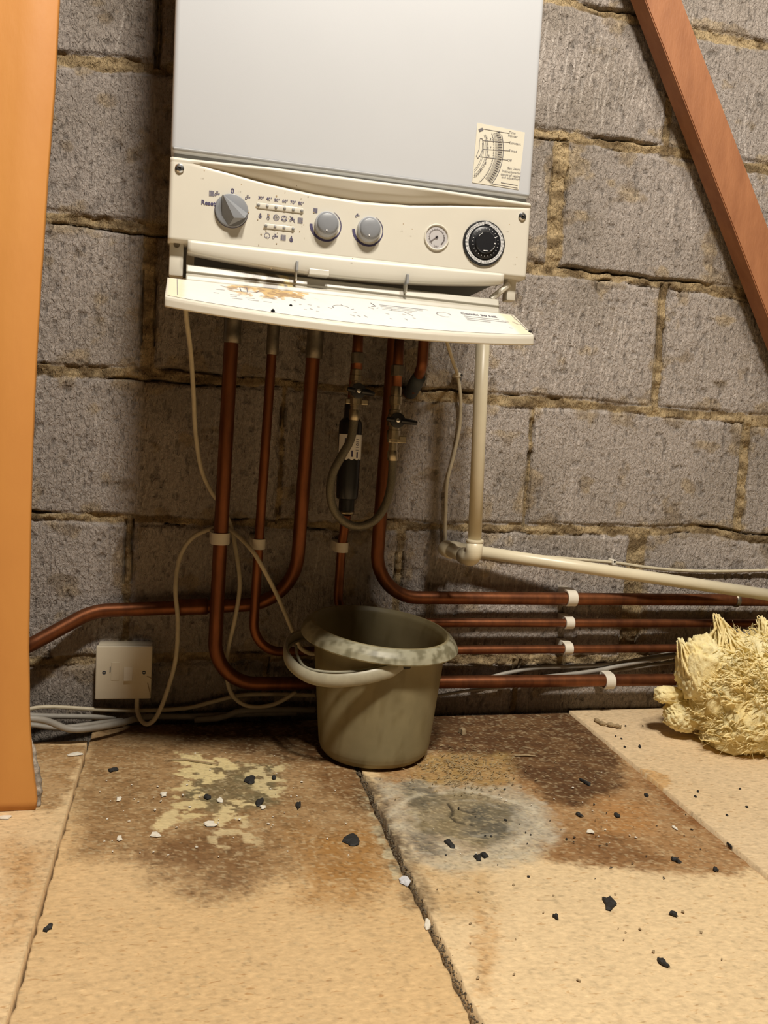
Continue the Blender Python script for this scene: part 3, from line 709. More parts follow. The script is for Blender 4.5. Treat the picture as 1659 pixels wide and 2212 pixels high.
for tx, p, sz in (('Time', (1215, 390), .0042), ('Pointer', (1225, 452), .0042), ('Constant', (1262, 582), .0042), ('Timed', (1225, 718), .0042), ('Off', (1165, 885), .0042),
                  ('See Users', (1240, 1035), .0040), ('Instructions for', (1200, 1095), .0040), ('details of setting', (1185, 1155), .0040), ('and adjustment', (1190, 1205), .0040),
                  ('8', (825, 505), .0040), ('7', (825, 662), .0040), ('6', (795, 800), .0040), ('5', (735, 940), .0040), ('4', (645, 1055), .0040), ('3', (545, 1130), .0040)):
    x, z = Sz(*p); si.text(tx, sz, x, z, sy_)
si.line([Sz(1010, 1280), Sz(1310, 1335)], .0006, sy_); si.line([Sz(830, 1300), Sz(1310, 1380)], .0005, sy_)
def on_sticker(f):   # nothing is printed past the torn lower and left edges
    for k in f:
        x, _, z = si.v[k]; zb_l = s00.z+(s10.z-s00.z)*(x-s00.x)/(s10.x-s00.x); xl_ = s00.x+(s01.x-s00.x)*(z-s00.z)/(s01.z-s00.z)
        if z < zb_l+.0008 or x < xl_+.0006: return False
    return True
si.f = [f for f in si.f if on_sticker(f)]
si.build('sticker_print', mat('sticker_ink', (.12, .11, .12), .6), stk)

# hanging door flap: inner channel + label ledge
flap_x0, flap_x1 = -.0288, .3925
n1, m1 = 60, 260
u = np.linspace(0, 1, m1)
def ledge_pt(u, v, d=0):
    """v 0 (inner) .. 1 (outer); d thickness below"""
    x = flap_x0+(flap_x1-flap_x0)*u
    bow = 1+.42*np.sin(PI*u)**.8*1.0
    L_ = .076*bow*v
    y = -.3625-L_*.914; z = .6495-.0044*u-L_*.405-.0020*v*u
    return np.stack([x, y+0*x, z-d], -1)
def stain_col(x, y, base, cream=.0):
    c0 = at(583, 640, Y=-.36)
    r = np.hypot((x-c0.x)/1.5, (y+.37)/.9)
    n_ = fbm(x*130, y*130, 91, 4); n2 = fbm(x*45, y*45, 92, 4)
    m_ = sst(.62, .70, n_*.45+n2*.5+.34*sst(.050, .0, r))*sst(.060, .025, r)
    tt = sst(.4, .6, fbm(x*200, y*200, 93, 3))[..., None]
    c = K(196, 160, 92)*(1-tt)+K(150, 112, 60)*tt
    out = base*(1-.85*m_[..., None])+c*.85*m_[..., None]
    return out
prof = [(0, .0), (.12, 0), (.25, 0), (.4, 0), (.5, 0), (.6, 0), (.7, 0), (.8, 0), (.9, 0), (.97, 0), (1, .0008), (1.01, .003), (1.01, .010), (1.0, .0112), (.9, .0112), (.5, .0075), (0, .006), (0, 0)]
vfine = []
for (a, b) in zip(prof, prof[1:]):
    for k in range(6): vfine.append((a[0]+(b[0]-a[0])*k/6, a[1]+(b[1]-a[1])*k/6))
vfine.append(prof[-1])
P = np.stack([ledge_pt(u, v_, d_) for v_, d_ in vfine])
mid = P.mean(axis=0)
P = np.concatenate([np.tile(P[:, :1].mean(axis=0, keepdims=True), (P.shape[0], 1, 1)), P, np.tile(P[:, -1:].mean(axis=0, keepdims=True), (P.shape[0], 1, 1))], 1)
base = np.tile(np.array((.60, .56, .47)), P.shape[:2]+(1,))
cf = stain_col(P[..., 0], P[..., 1], base)
flap = grid_obj('door_flap', P, MT['colplastic'], boil, col=cf, smooth=False)
# instruction label lying on the ledge
vl = np.linspace(.04, .955, 80); ul = np.linspace(.006, .994, 420)
P = np.stack([ledge_pt(ul, v_, -.0004) for v_ in vl])
base = np.tile(np.array((.68, .67, .63)), P.shape[:2]+(1,))
# torn yellowed ends
ed = np.minimum(ul, 1-ul)[None, :]+0*P[..., 0]
ye = sst(.055, .035, ed+.01*(fbm(P[..., 0]*90, P[..., 1]*90, 96, 3)-.5))
base = base*(1-.5*ye[..., None])+K(214, 196, 142)*.5*ye[..., None]
lab = grid_obj('instruction_label', P, MT['colplastic'], flap, col=stain_col(P[..., 0], P[..., 1], base), smooth=True)
def on_ledge(x, w):   # label coordinates: x along, w 0..1 from the inner edge
    u_ = (x-flap_x0)/(flap_x1-flap_x0); p = ledge_pt(np.array([u_]), w, -.0008)[0]; return p
li = Ink()
L0 = .08
def lab_fn(p):        # p = (x, _, s) with s = distance across the ledge, 0 = inner edge, negative outwards
    u_ = (p[0]-flap_x0)/(flap_x1-flap_x0); bow = 1+.42*max(0, math.sin(PI*min(max(u_, 0), 1)))**.8
    return tuple(ledge_pt(np.array([u_]), -p[2]/(.076*bow), -.0009)[0])
li.text('Combi 30 HE', .0085, .340, -.0205, 0, bold=.00025)
for k in range(3): li.quad((.318, -.031-k*.007), (.318+(.045, .052, .03)[k], -.031-k*.007), .0010, 0)
for k in range(5):
    for j in range(4): 
        if random.random() < .8: xa = .022+j*.017+random.uniform(0, .004); li.quad((xa, -.030-k*.0075), (xa+random.uniform(.006, .013), -.030-k*.0075), .0009, 0)
li.line([(.03, -.012), (.042, -.020), (.05, -.022)], .0007, 0); li.line([(.052, -.010), (.060, -.010), (.060, -.028), (.053, -.028), (.052, -.010)], .0008, 0); li.line([(.06, -.026), (.07, -.026), (.074, -.018)], .0007, 0)
for j in range(26):
    xa = .100+random.uniform(0, .15); w = -random.uniform(.03, .078); li.quad((xa, w), (xa+random.uniform(.002, .006), w-random.uniform(-.004, .006)), .0008, 0)
for k in range(4): li.quad((.215, -.022-k*.006), (.275-k*.008, -.022-k*.006), .0012 if k == 0 else .0008, 0)
li.line([(.205, -.018), (.209, -.030), (.203, -.034)], .0009, 0)
li.arc((.292, -.034), .009, 0, 300, .0007, 0, 16); li.arc((.165, -.052), .010, 20, 200, .0007, 0, 14)
for j in range(10):
    xa = .385+random.uniform(-.02, .008); w = -random.uniform(.02, .06); li.quad((xa, w), (xa+.004, w-.001), .0008, 0)
li.line([(-.018, -.004), (-.016, -.07)], .0006, 0); li.line([(.388, -.004), (.390, -.07)], .0006, 0)
li.build('label_print', mat('label_ink', (.14, .13, .16), .6), lab, lab_fn)
# black hole and flakes stuck on
bm = NB(); p = on_ledge(.391, .86); lathe(bm, [(.0022, 0), (.0018, .0012)], tuple(p), (0, -.42, .9), 7); build('screw_hole', bm, MT['black'], flap)
bm = NB(); p = on_ledge(.084, .93); lathe(bm, [(.0026, 0), (.0016, .0018), (.0004, .0026)], tuple(p), (0, -.42, .9), 6); build('dark_flake', bm, MT['black'], flap)
bm = NB(); p = on_ledge(.106, .62); lathe(bm, [(.0020, 0), (.0010, .0012)], tuple(p), (0, -.42, .9), 6); build('dark_flake', bm, MT['black'], flap)
# inner channel
un = np.linspace(0, 1, 200); xn = -.0084+(.3740+.0084)*un
pc = [(-.346, .6670), (-.349, .6682), (-.3530, .6682), (-.3560, .6668), (-.3575, .6630), (-.3590, .6595), (-.3575, .6570), (-.3605, .6545), (-.3625, .6500), (-.3635, .6440), (-.3635, .6380), (-.350, .6380), (-.350, .6470), (-.346, .6670)]
vf = []
for a, b in zip(pc, pc[1:]):
    for k in range(5): vf.append((a[0]+(b[0]-a[0])*k/5, a[1]+(b[1]-a[1])*k/5))
vf.append(pc[-1])
P = np.stack([np.stack([xn, np.full(200, a), b-.0044*un+.0*xn], -1) for a, b in vf])
P = np.concatenate([np.tile(P[:, :1].mean(axis=0, keepdims=True), (P.shape[0], 1, 1)), P, np.tile(P[:, -1:].mean(axis=0, keepdims=True), (P.shape[0], 1, 1))], 1)
base = np.tile(np.array((.42, .39, .32)), P.shape[:2]+(1,))
c0 = at(580, 600, Y=-.358); rx = P[..., 0]-c0.x
nz = fbm(P[..., 0]*90, P[..., 2]*90, 101, 4)
soot = sst(.042, .012, np.abs(rx+.002))*sst(.30, .55, nz)*.92
base = base*(1-soot[..., None])+K(70, 56, 34)*soot[..., None]
yw = sst(.012, .004, np.abs(rx-.022))*sst(.45, .6, fbm(P[..., 0]*150, P[..., 2]*150, 102, 3))
base = base*(1-.7*yw[..., None])+K(200, 180, 120)*.7*yw[..., None]
grid_obj('flap_channel', P, MT['colplastic'], flap, col=base, smooth=False)
for px, py in ((640, 592), (878, 618)):
    c = at(px, py, Y=-.364); bm = NB(); box(bm, c.x-.0009, c.x+.0009, -.3655, -.350, c.z-.008, c.z+.008, .0006); build('hinge_tab', bm, MT['fascia'], flap)
bm = NB(); c = at(412, 562, Y=-.325); box(bm, c.x-.005, c.x+.004, -.33, -.32, c.z-.012, .700, .001); build('flap_arm', bm, MT['fascia'], flap)
bm = NB(); tube(bm, [(.366, -.350, .664), (.388, -.352, .684)], .004, 8); build('flap_arm', bm, MT['fascia'], flap)

# ------------------------------------------------------------------ pipework
def pipe(name, label, pts, r, rad, m='copper', fittings=(), cat='pipe', group=None):
    path = fillet(pts, rad, 14)
    root = empty(name, path[-1] if len(pts) < 0 else pts[-1], label, cat, group)
    bm = NB(); tube(bm, path, r, 24); build('pipe_run', bm, MT[m], root, angle=40)
    for (a, b, rr, mm) in fittings:
        a = Vector(a); b = Vector(b); d = (b-a).normalized(); bm = NB()
        L_ = (b-a).length
        lathe(bm, [(rr*.93, 0), (rr, .0012), (rr, L_*.3), (rr*.97, L_*.34), (rr*.97, L_*.66), (rr, L_*.7), (rr, L_-.0012), (rr*.93, L_)], a, d, 24)
        build('pipe_fitting', bm, MT[mm], root, angle=40)
    return root
YP = -.052
def zz_(px, py, Y): return at(px, py, Y=Y).z
XE = 1.115
pipe('copper_pipe', 'thick copper pipe, leftmost below the boiler, bending right at the floor',
     [(.0605, -.060, .699), (.0545, -.056, .30), (.0520, -.056, zz_(560, 1476, -.056)), (.265, -.034, zz_(740, 1476, -.034)), (XE, -.032, zz_(1400, 1470, -.032))], .011, [.0, .072, .05], fittings=[((.0600, -.060, .612), (.0606, -.060, .66), .0135, 'solder')])
pipe('copper_pipe', 'thin copper pipe, second from left below the boiler, bending right',
     [(.1240, -.055, .699), (.1140, -.055, .30), (.1110, -.055, zz_(600, 1408, -.055)), (.255, -.029, zz_(740, 1406, -.029)), (XE, -.028, zz_(1400, 1400, -.028))], .0075, [.0, .05, .04], fittings=[((.1218, -.055, .60), (.1232, -.055, .665), .0098, 'solder')])
pipe('copper_pipe', 'thick copper pipe bending left behind two others and running left past the switch',
     [(.1895, -.050, .699), (.1800, -.036, .29), (.1745, -.026, .2040), (-.135, -.022, .1885), (-.215, -.045, .144), (-.32, -.05, .09)], .011, [.0, .085, .09, .05],
     fittings=[((-.010, -.024, .1952), (.040, -.025, .1975), .0132, 'copper'), ((.1882, -.048, .60), (.1895, -.05, .66), .0135, 'solder')])
pipe('copper_pipe', 'thin copper pipe below the black scale inhibitor, turning right behind the bucket',
     [(.2515, -.059, at(748, 1106, Y=-.06).z-.004), (.2500, -.040, .30), (.2510, -.028, .235), (.2510, -.028, zz_(830, 1345, -.028)), (XE, -.028, zz_(1400, 1346, -.028))], .0075, [.1, .1, .045])
p5 = pipe('copper_pipe', 'thick copper pipe sweeping right, uppermost of the four running along the wall',
     [(.3200, -.040, .699), (.3110, -.042, .33), (.3085, -.042, zz_(900, 1290, -.038)), (.50, -.032, zz_(1050, 1292, -.032)), (XE, -.032, zz_(1400, 1294, -.032))], .011, [0, .075, .1])
c = at(1600, 1298, Y=-.032); bm = NB(); lathe(bm, [(.0125, 0), (.0135, .002), (.0135, .006), (.0125, .008)], (c.x-.015, -.032, zz_(1400, 1294, -.032)), (1, 0, 0), 24); build('soldered_joint', bm, MT['solder'], p5, angle=40)
r_ = pipe('relief_pipe', 'short dark copper elbow turning into the wall beside the right valve',
     [at(918, 700, Y=-.09), at(912, 790, Y=-.085), at(893, 842, Y=-.05), at(880, 850, Y=.004)], .0085, [.02, .02])
bm = NB(); a = at(905, 815, Y=-.075); b = at(886, 850, Y=-.03); tube(bm, [a, (a+b)/2, b], [.011, .012, .011], 20); build('elbow_fitting', bm, MT['dark'], r_, smooth=True)

# pipe clips: collar around the pipe and a block on the wall
def clip(c, axis, r, label, group):
    c = Vector(c); root = empty('pipe_clip', c, label, 'pipe clip', group)
    w = .009 if r > .009 else .008; t = .0032; ro = r+t
    bm = NB()
    # U shaped collar: profile around the pipe, open at the wall side, extruded along the axis
    ax = Vector(axis); side = Vector((0, 0, 1)) if abs(ax.x) > .5 else Vector((1, 0, 0)); out = Vector((0, -1, 0))
    outer, inner = [], []
    for k in range(17):
        a_ = PI*k/16; outer.append(side*math.cos(a_)*ro+out*math.sin(a_)*ro); inner.append(side*math.cos(a_)*(r+.0004)+out*math.sin(a_)*(r+.0004))
    outer = [side*ro*1.08-out*(r*.9)] + outer + [-side*ro*1.08-out*(r*.9)]; inner = [side*(r+.0004)-out*(r*.9)] + inner + [-side*(r+.0004)-out*(r*.9)]
    n = len(outer); A = []
    for s in (-w, w): A.append(([bm.verts.new(c+o_+ax*s) for o_ in outer], [bm.verts.new(c+i_+ax*s) for i_ in inner]))
    for k in range(n-1):
        bm.faces.new((A[0][0][k], A[0][0][k+1], A[1][0][k+1], A[1][0][k])); bm.faces.new((A[0][1][k], A[0][1][k+1], A[1][1][k+1], A[1][1][k]))
        bm.faces.new((A[0][0][k], A[0][0][k+1], A[0][1][k+1], A[0][1][k])); bm.faces.new((A[1][0][k], A[1][0][k+1], A[1][1][k+1], A[1][1][k]))
    for k in (0, n-1): bm.faces.new((A[0][0][k], A[1][0][k], A[1][1][k], A[0][1][k]))
    build('collar', bm, MT['clip'], root, angle=50)
    bm = NB(); h = ro*1.08; y0 = c.y+r*.9; e = abs(ax.x) > .5
    if e: box(bm, c.x-w, c.x+w, y0-.002, .003, c.z-h, c.z+h, .001)
    else: box(bm, c.x-h, c.x+h, y0-.002, .003, c.z-w, c.z+w, .001)
    build('mounting_block', bm, MT['clip'], root, angle=50)
gA, gB = 'pipe clips on the upright pipes', 'pipe clips on the pipes along the wall'
clip((.0543, -.056, at(472, 1163, Y=-.056).z), (0, 0, 1), .011, 'white plastic clip on the leftmost thick upright pipe', gA)
clip((.1138, -.055, at(558, 1175, Y=-.055).z), (0, 0, 1), .0075, 'white plastic clip on the thin upright pipe, second from left', gA)
clip((.2502, -.0405, at(740, 1182, Y=-.0405).z), (0, 0, 1), .0075, 'white plastic clip on the pipe below the black inhibitor', gA)
for (x, y, Y_, r_c, lb_) in ((1232, 1292, -.032, .011, 'large white clip on the uppermost wall pipe right of the bucket'),
                   (1228, 1346, -.028, .0075, 'small white clip on the second wall pipe from the top'),
                   (1225, 1402, -.028, .0075, 'small white clip on the third wall pipe from the top'),
                   (1313, 1472, -.032, .011, 'large white clip on the lowest wall pipe near the insulation')):
    yy = {1292: 1294, 1346: 1346, 1402: 1400, 1472: 1470}[y]; za = at(1400, yy, Y=Y_).z
    clip((at(x, y, Y=Y_).x, Y_, za), (1, 0, 0), r_c, lb_, gB)

# scale inhibitor
ci = Vector((.2505, -.060, 0)); zt_ = at(752, 872, Y=-.06).z; zb_ = at(748, 1106, Y=-.06).z
inh = empty('scale_inhibitor', (ci.x, ci.y, zb_), 'black cylindrical scale inhibitor with white label behind the braided hose', 'scale inhibitor')
L_ = zt_-zb_; bm = NB()
lathe(bm, [(.009, 0), (.0125, .001), (.0125, .020), (.0165, .022), (.0175, .026), (.0180, .04), (.0185, L_-.035), (.0175, L_-.028), (.012, L_-.022), (.011, L_)], (ci.x, ci.y, zb_), (0, 0, 1), 40)
build('canister', bm, MT['black'], inh, angle=35)
bm = NB(); tube(bm, [(ci.x, ci.y, zt_-.002), (.2535, -.060, .60), (.2560, -.060, .699)], .0075, 20); build('inlet_pipe', bm, MT['copper'], inh, smooth=True)
bm = NB(); lathe(bm, [(.0130, -.003), (.0132, -.001), (.0130, .0015)], (ci.x, ci.y, zb_), (0, 0, 1), 32); build('end_ring', bm, MT['brass'], inh, smooth=True)
z1, z0 = at(750, 938, Y=-.078).z, at(750, 992, Y=-.078).z
bm = NB(); rows = []
for k in range(25):
    a_ = math.radians(-165+150*k/24); wv_ = .0012*math.sin(k*1.4)
    rows.append((bm.verts.new((ci.x+.0189*math.cos(a_), ci.y+.0189*math.sin(a_), z0+wv_)), bm.verts.new((ci.x+.0189*math.cos(a_), ci.y+.0189*math.sin(a_), z1))))
for a_, b_ in zip(rows, rows[1:]): bm.faces.new((a_[0], b_[0], b_[1], a_[1]))
lb = build('product_label', bm, MT['paperwhite'], inh, smooth=True)
tx = Ink()
tx.text('trappex', .0092, 0, 0, 0, rot=PI/2, bold=.0001) if False else tx.text('11011', .0085, .010, (z0+z1)/2+.004, 0, rot=PI/2)
tx.quad((.010, z0+.003), (.010, z0+.012), .003, 0); tx.quad((-.010, z0+.006), (-.010, z1-.006), .004, 0); tx.quad((0.001, z0+.004), (0.001, z0+.014), .003, 0)
tx.build('label_print', MT['ink'], lb, lambda p: (ci.x+.0192*math.sin(p[0]/.0192), ci.y-.0192*math.cos(p[0]/.0192), p[2]))

# filling loop with two valves
YV = -.095
fl_ = empty('filling_loop', at(775, 1135, Y=YV), 'braided steel filling loop hose joining two lever valves under the boiler', 'filling loop')
def nut(bm, c, r, h, sides=6): lathe(bm, [(r*.86, -h/2), (r, -h/2+.001), (r, h/2-.001), (r*.86, h/2)], c, (0, 0, 1), sides)
def valve(pxs, top, bottom, lever, lever_dir, nm):
    pts = [at(*p, Y=YV) for p in pxs]; T_, B_ = pts[0], pts[-1]
    bm = NB()
    d = (B_-T_); Ltot = d.length
    prof_ = [(0, .0065), (.04, .0085), (.16, .0085), (.17, .0105), (.28, .0105), (.29, .0080), (.36, .0080), (.37, .0100), (.43, .0100), (.44, .0115), (.60, .0115), (.61, .0088), (.66, .0088), (.67, .0108), (.80, .0108), (.81, .0078), (.84, .0078), (.85, .0072), (1, .0072)]
    lathe(bm, [(r, f*Ltot) for f, r in prof_], T_, d, 12)
    vb = build(nm, bm, MT['brass'], fl_, angle=25)
    m_ = T_+d*.52
    bm = NB(); lathe(bm, [(.0045, .008), (.0045, .018)], m_, (0, -1, 0), 16); build('spindle', bm, MT['brass'], vb)
    bm = NB(); c_ = m_+Vector((0, -.016, 0))
    lathe(bm, [(.0115, 0), (.0120, .002), (.0115, .006), (.005, .007)], c_, (0, -1, 0), 28)
    dd = Vector((math.cos(lever_dir), 0, math.sin(lever_dir))); tube(bm, [c_+dd*.006-Vector((0, .003, 0)), c_+dd*.018-Vector((0, .004, 0)), c_+dd*lever], [.0055, .0046, .0036], 12)
    tube(bm, [c_-dd*.006-Vector((0, .003, 0)), c_-dd*.017-Vector((0, .0035, 0))], [.005, .003], 10)
    build('lever', bm, MT['black'], vb, angle=40)
    bm = NB(); lathe(bm, [(.0036, .0), (.0034, .0015), (.0015, .002)], c_+Vector((0, -.0065, 0)), (0, -1, 0), 14); build('lever_screw', bm, MT['chrome'], vb)
    return T_, B_
V1 = valve([(772, 795), (766, 892)], 0, 0, .024, math.radians(-6), 'inlet_valve')
V2 = valve([(857, 832), (848, 978)], 0, 0, .031, math.radians(-4), 'outlet_valve')
bm = NB(); c_ = at(852, 948, Y=YV); box(bm, c_.x-.0105, c_.x+.018, YV-.006, YV+.006, c_.z-.006, c_.z+.005, .001); build('test_nipple', bm, MT['brass'], fl_)
bm = NB(); c_ = at(768, 868, Y=YV); box(bm, c_.x-.016, c_.x+.019, YV-.005, YV+.005, c_.z-.004, c_.z+.004, .001); build('test_nipple', bm, MT['brass'], fl_)
hp = [at(766, 888, Y=YV), at(764, 915, Y=YV), at(757, 950, Y=YV-.004), at(738, 985, Y=YV-.010), at(720, 1020, Y=YV-.014), at(713, 1060, Y=YV-.016), at(721, 1100, Y=YV-.016), at(745, 1128, Y=YV-.016), at(775, 1137, Y=YV-.014), at(808, 1125, Y=YV-.012), at(832, 1092, Y=YV-.008), at(844, 1050, Y=YV-.004), at(848, 1010, Y=YV), at(848, 976, Y=YV)]
bm = NB(); tube(bm, smooth_path(hp), .0066, 18); build('braided_hose', bm, MT['braid'], fl_, smooth=True)
for q, d_ in ((hp[0], hp[1]-hp[0]), (hp[-1], hp[-2]-hp[-1])):
    bm = NB(); lathe(bm, [(.0075, -.002), (.0082, 0), (.0082, .012), (.0072, .014)], q, d_, 24); build('ferrule', bm, MT['brass'], fl_, angle=40)
# copper tails above the valves
for nm, a_, b_ in (('valve_tail', at(775, 700, Y=YV+.005), at(772, 800, Y=YV)), ('valve_tail', at(864, 715, Y=YV+.005), at(857, 835, Y=YV))):
    bm = NB(); tube(bm, [a_, (a_+b_)/2, b_], .0078, 20); t_ = build(nm, bm, MT['copper'], fl_, smooth=True)
    bm = NB(); m_ = a_+(b_-a_)*.62; lathe(bm, [(.0092, 0), (.0105, .001), (.0105, .016), (.0092, .017)], m_, b_-a_, 8); build('compression_nut', bm, MT['solder'], t_, angle=30)

# ------------------------------------------------------------------ white waste pipe
wp = empty('waste_pipe', (.445, -.13, .296), 'cream plastic condensate pipe dropping from the boiler then sloping right along the wall', 'pipe')
top = at(1050, 600, Y=-.13); e1 = at(1023, 1208, Y=-.13); e1 = Vector((e1.x, -.13, e1.z)); top = Vector((top.x, -.13, .699))
e2 = at(957, 1184, Y=-.036)
bm = NB(); tube(bm, [top, (top+e1)/2, e1+Vector((0, 0, .012))], .0108, 28); build('down_pipe', bm, MT['pvc'], wp, smooth=True)
bm = NB(); tube(bm, fillet([e1+Vector((0, 0, .030)), e1, e1+(e2-e1).normalized()*.032], .013, 10), .0133, 28); build('lower_elbow', bm, MT['pvc'], wp, smooth=True)
bm = NB(); lathe(bm, [(.0136, 0), (.0140, .001), (.0140, .004), (.0136, .005)], e1+Vector((0, 0, .0265)), (0, 0, 1), 28); build('elbow_collar', bm, MT['pvc'], wp, angle=40)
far = at(1659, 1285, Y=-.080); l0 = at(1060, 1196, Y=-.034); dirn = (far-l0).normalized()
end = l0+dirn*((1.13-l0.x)/dirn.x); st_ = l0-dirn*((l0.x-e2.x)/dirn.x)
bm = NB(); tube(bm, [e1+(e2-e1)*.12, (e1+e2)/2, e2], .0108, 28); build('cross_pipe', bm, MT['pvc'], wp, smooth=True)
bm = NB(); tube(bm, fillet([e1+(e2-e1)*.72, e2+(st_-e2)*.5, e2+(st_-e2)*.5+dirn*.030], .012, 10), .0133, 28); build('wall_elbow', bm, MT['pvc'], wp, smooth=True)
bm = NB(); tube(bm, [st_+dirn*.006, st_+dirn*.3, end], .0108, 28); build('sloping_pipe', bm, MT['pvc'], wp, smooth=True)

# ------------------------------------------------------------------ cables
def cable(label, pts, r=.0035, m='cable', name='cable', group=None, n=8):
    bm = NB(); path = smooth_path(pts, n); tube(bm, path, r, 12)
    return tag(build(name, bm, MT[m], None, smooth=True, loc=path[0]), label, 'cable', group)
A = lambda x, y, Y: at(x, y, Y=Y)
cable('white cable from the left of the boiler, passing behind the leftmost pipe into a loop',
      [A(398, 600, -.16), A(402, 680, -.14), A(412, 760, -.10), A(418, 850, -.07), A(422, 930, -.045), A(434, 1010, -.03), A(455, 1060, -.018), A(478, 1092, -.012), A(498, 1135, -.010), A(508, 1180, -.022), A(518, 1260, -.040), A(508, 1335, -.046), A(493, 1400, -.036), A(489, 1450, -.026), A(500, 1498, -.030), A(535, 1525, -.036), A(590, 1522, -.042), A(640, 1495, -.04)])
cable('white cable looping from the switch, over behind the leftmost pipe and down to the bucket',
      [A(297, 1500, -.030), A(296, 1530, -.033), A(304, 1555, -.045), A(320, 1564, -.055), A(340, 1545, -.055), A(362, 1490, -.048), A(380, 1420, -.046), A(384, 1340, -.046), A(379, 1270, -.044), A(388, 1205, -.034), A(412, 1165, -.028), A(445, 1146, -.022), A(475, 1139, -.022), A(505, 1150, -.032), A(545, 1190, -.074), A(575, 1240, -.08), A(605, 1300, -.07), A(637, 1375, -.068), A(650, 1400, -.062), A(672, 1412, -.062), A(695, 1410, -.062)])
w3 = cable('white cable dropping from the right of the boiler beside the cream waste pipe',
      [A(962, 700, -.10), A(965, 735, -.09), A(978, 780, -.05), A(988, 810, -.014), A(995, 860, -.010), A(993, 920, -.009), A(980, 985, -.009), A(966, 1040, -.009), A(963, 1100, -.009), A(962, 1160, -.009), A(975, 1178, -.008), A(1100, 1196, -.009), A(1240, 1208, -.009), A(1325, 1215, -.010), A(1400, 1226, -.010), A(1480, 1233, -.009), A(1570, 1234, -.009), A(1670, 1231, -.010)], .0030)
def cclip(px, py, label, vert):
    c = A(px, py, -.012); bm = NB()
    box(bm, c.x-(.0055 if vert else .004), c.x+(.0055 if vert else .004), -.0165, .004, c.z-(.004 if vert else .0055), c.z+(.004 if vert else .0055), .0022, 3)
    o = empty('cable_clip', (c.x, 0, c.z), label, 'cable clip', 'cable clips')
    build('saddle', bm, MT['clip'], o, angle=60)
    bm = NB(); dx_ = .0075 if vert else 0; dz_ = 0 if vert else .007
    lathe(bm, [(.0022, 0), (.0022, .0015)], (c.x+dx_*.8, -.015, c.z+dz_*.3), (0, -1, 0), 12); build('nail', bm, MT['chrome'], o)
cclip(988, 810, 'small white clip pinning the cable left of the cream waste pipe', True)
cclip(1325, 1215, 'small white clip pinning the cable above the sloping cream pipe', False)
gC = 'grey cables along the foot of the wall'
cable('thin white cable running along the wall foot below the switch', [A(20, 1545, -.03), A(62, 1532, -.03), A(110, 1527, -.025), A(200, 1532, -.02), A(300, 1535, -.016), A(400, 1530, -.014), A(460, 1516, -.012), A(520, 1502, -.012), A(600, 1500, -.012), A(680, 1502, -.012)], .0033, group=gC)
cable('thick grey cable on the floor edge, front one left of the switch', [A(10, 1552, -.11), A(62, 1552, -.105), A(100, 1557, -.10), A(150, 1575, -.095), A(200, 1573, -.088), A(260, 1562, -.06), A(320, 1548, -.018), A(420, 1548, -.012), A(520, 1543, -.012), A(640, 1540, -.012)], .0050, 'greycable', group=gC)
cable('grey cable lying on the left panel behind the thick one', [A(10, 1562, -.066), A(70, 1566, -.063), A(120, 1572, -.062), A(170, 1568, -.056), A(230, 1560, -.036), A(265, 1556, -.024)], .0040, 'greycable', group=gC)
cable('grey cable lying highest behind the orange sheet at the wall foot', [A(10, 1540, -.040), A(80, 1546, -.036), A(180, 1548, -.022), A(250, 1550, -.010)], .0042, 'greycable', group=gC)
cable('flat grey cable showing between the switch and the bucket at the wall foot', [A(420, 1556, -.022), A(480, 1550, -.024), A(520, 1536, -.024), A(600, 1533, -.022), A(680, 1534, -.022)], .0048, 'greycable', group=gC)
gD = 'grey cables behind the wall pipes on the right'
cable('grey cable rising right between the two lowest wall pipes, upper one', [A(1020, 1476, -.012), A(1090, 1455, -.010), A(1160, 1443, -.009), A(1240, 1440, -.009), A(1330, 1433, -.009), A(1470, 1408, -.009), A(1560, 1395, -.009)], .0036, 'greycable', group=gD)
cable('grey cable rising right between the two lowest wall pipes, middle one', [A(1080, 1472, -.016), A(1180, 1462, -.016), A(1280, 1450, -.016), A(1370, 1432, -.016), A(1470, 1415, -.016), A(1560, 1405, -.016)], .0040, 'greycable', group=gD)
cable('grey cable rising right between the two lowest wall pipes, lowest one', [A(1150, 1478, -.010), A(1260, 1458, -.010), A(1370, 1442, -.010), A(1480, 1428, -.010), A(1570, 1425, -.010)], .0036, 'greycable', group=gD)
cable('thin grey cable low on the wall right of the bucket', [A(900, 1512, -.012), A(950, 1502, -.010), A(1010, 1492, -.009), A(1090, 1484, -.009)], .0026, 'greycable', group=gD)

# ------------------------------------------------------------------ fused switch
sx0, sx1, sz0, sz1 = -.1275, -.0430, .0500, .1355
sw = empty('fused_switch', ((sx0+sx1)/2, -.002, sz0), 'square cream fused spur switch on the wall at lower left', 'switch')
bm = NB(); box(bm, sx0+.001, sx1-.001, -.026, .003, sz0+.001, sz1-.001, .003, 2); build('back_box', bm, MT['switch'], sw, angle=40)
bm = NB(); box(bm, sx0, sx1, -.0345, -.026, sz0, sz1, .0022, 3); build('faceplate', bm, MT['switch'], sw, angle=40)
def sq(px, py): return A(px, py, -.0345)
cc = sq(277, 1455); bm = NB()
vs_ = [bm.verts.new((cc.x+a_, -.0345-y_, cc.z+b_)) for a_, b_, y_ in ((-.0062, -.0105, .0045), (.0062, -.0105, .0045), (.0062, .0105, .0008), (-.0062, .0105, .0008), (-.0062, -.0105, -.001), (.0062, -.0105, -.001), (.0062, .0105, -.001), (-.0062, .0105, -.001))]
bmesh.ops.convex_hull(bm, input=vs_); build('rocker', bm, MT['clip'], sw)
cc = sq(249, 1450); bm = NB(); box(bm, cc.x-.0062, cc.x+.0062, -.0352, -.033, cc.z-.0145, cc.z+.0145, .0005)
fh = build('fuse_holder', bm, MT['switch'], sw)
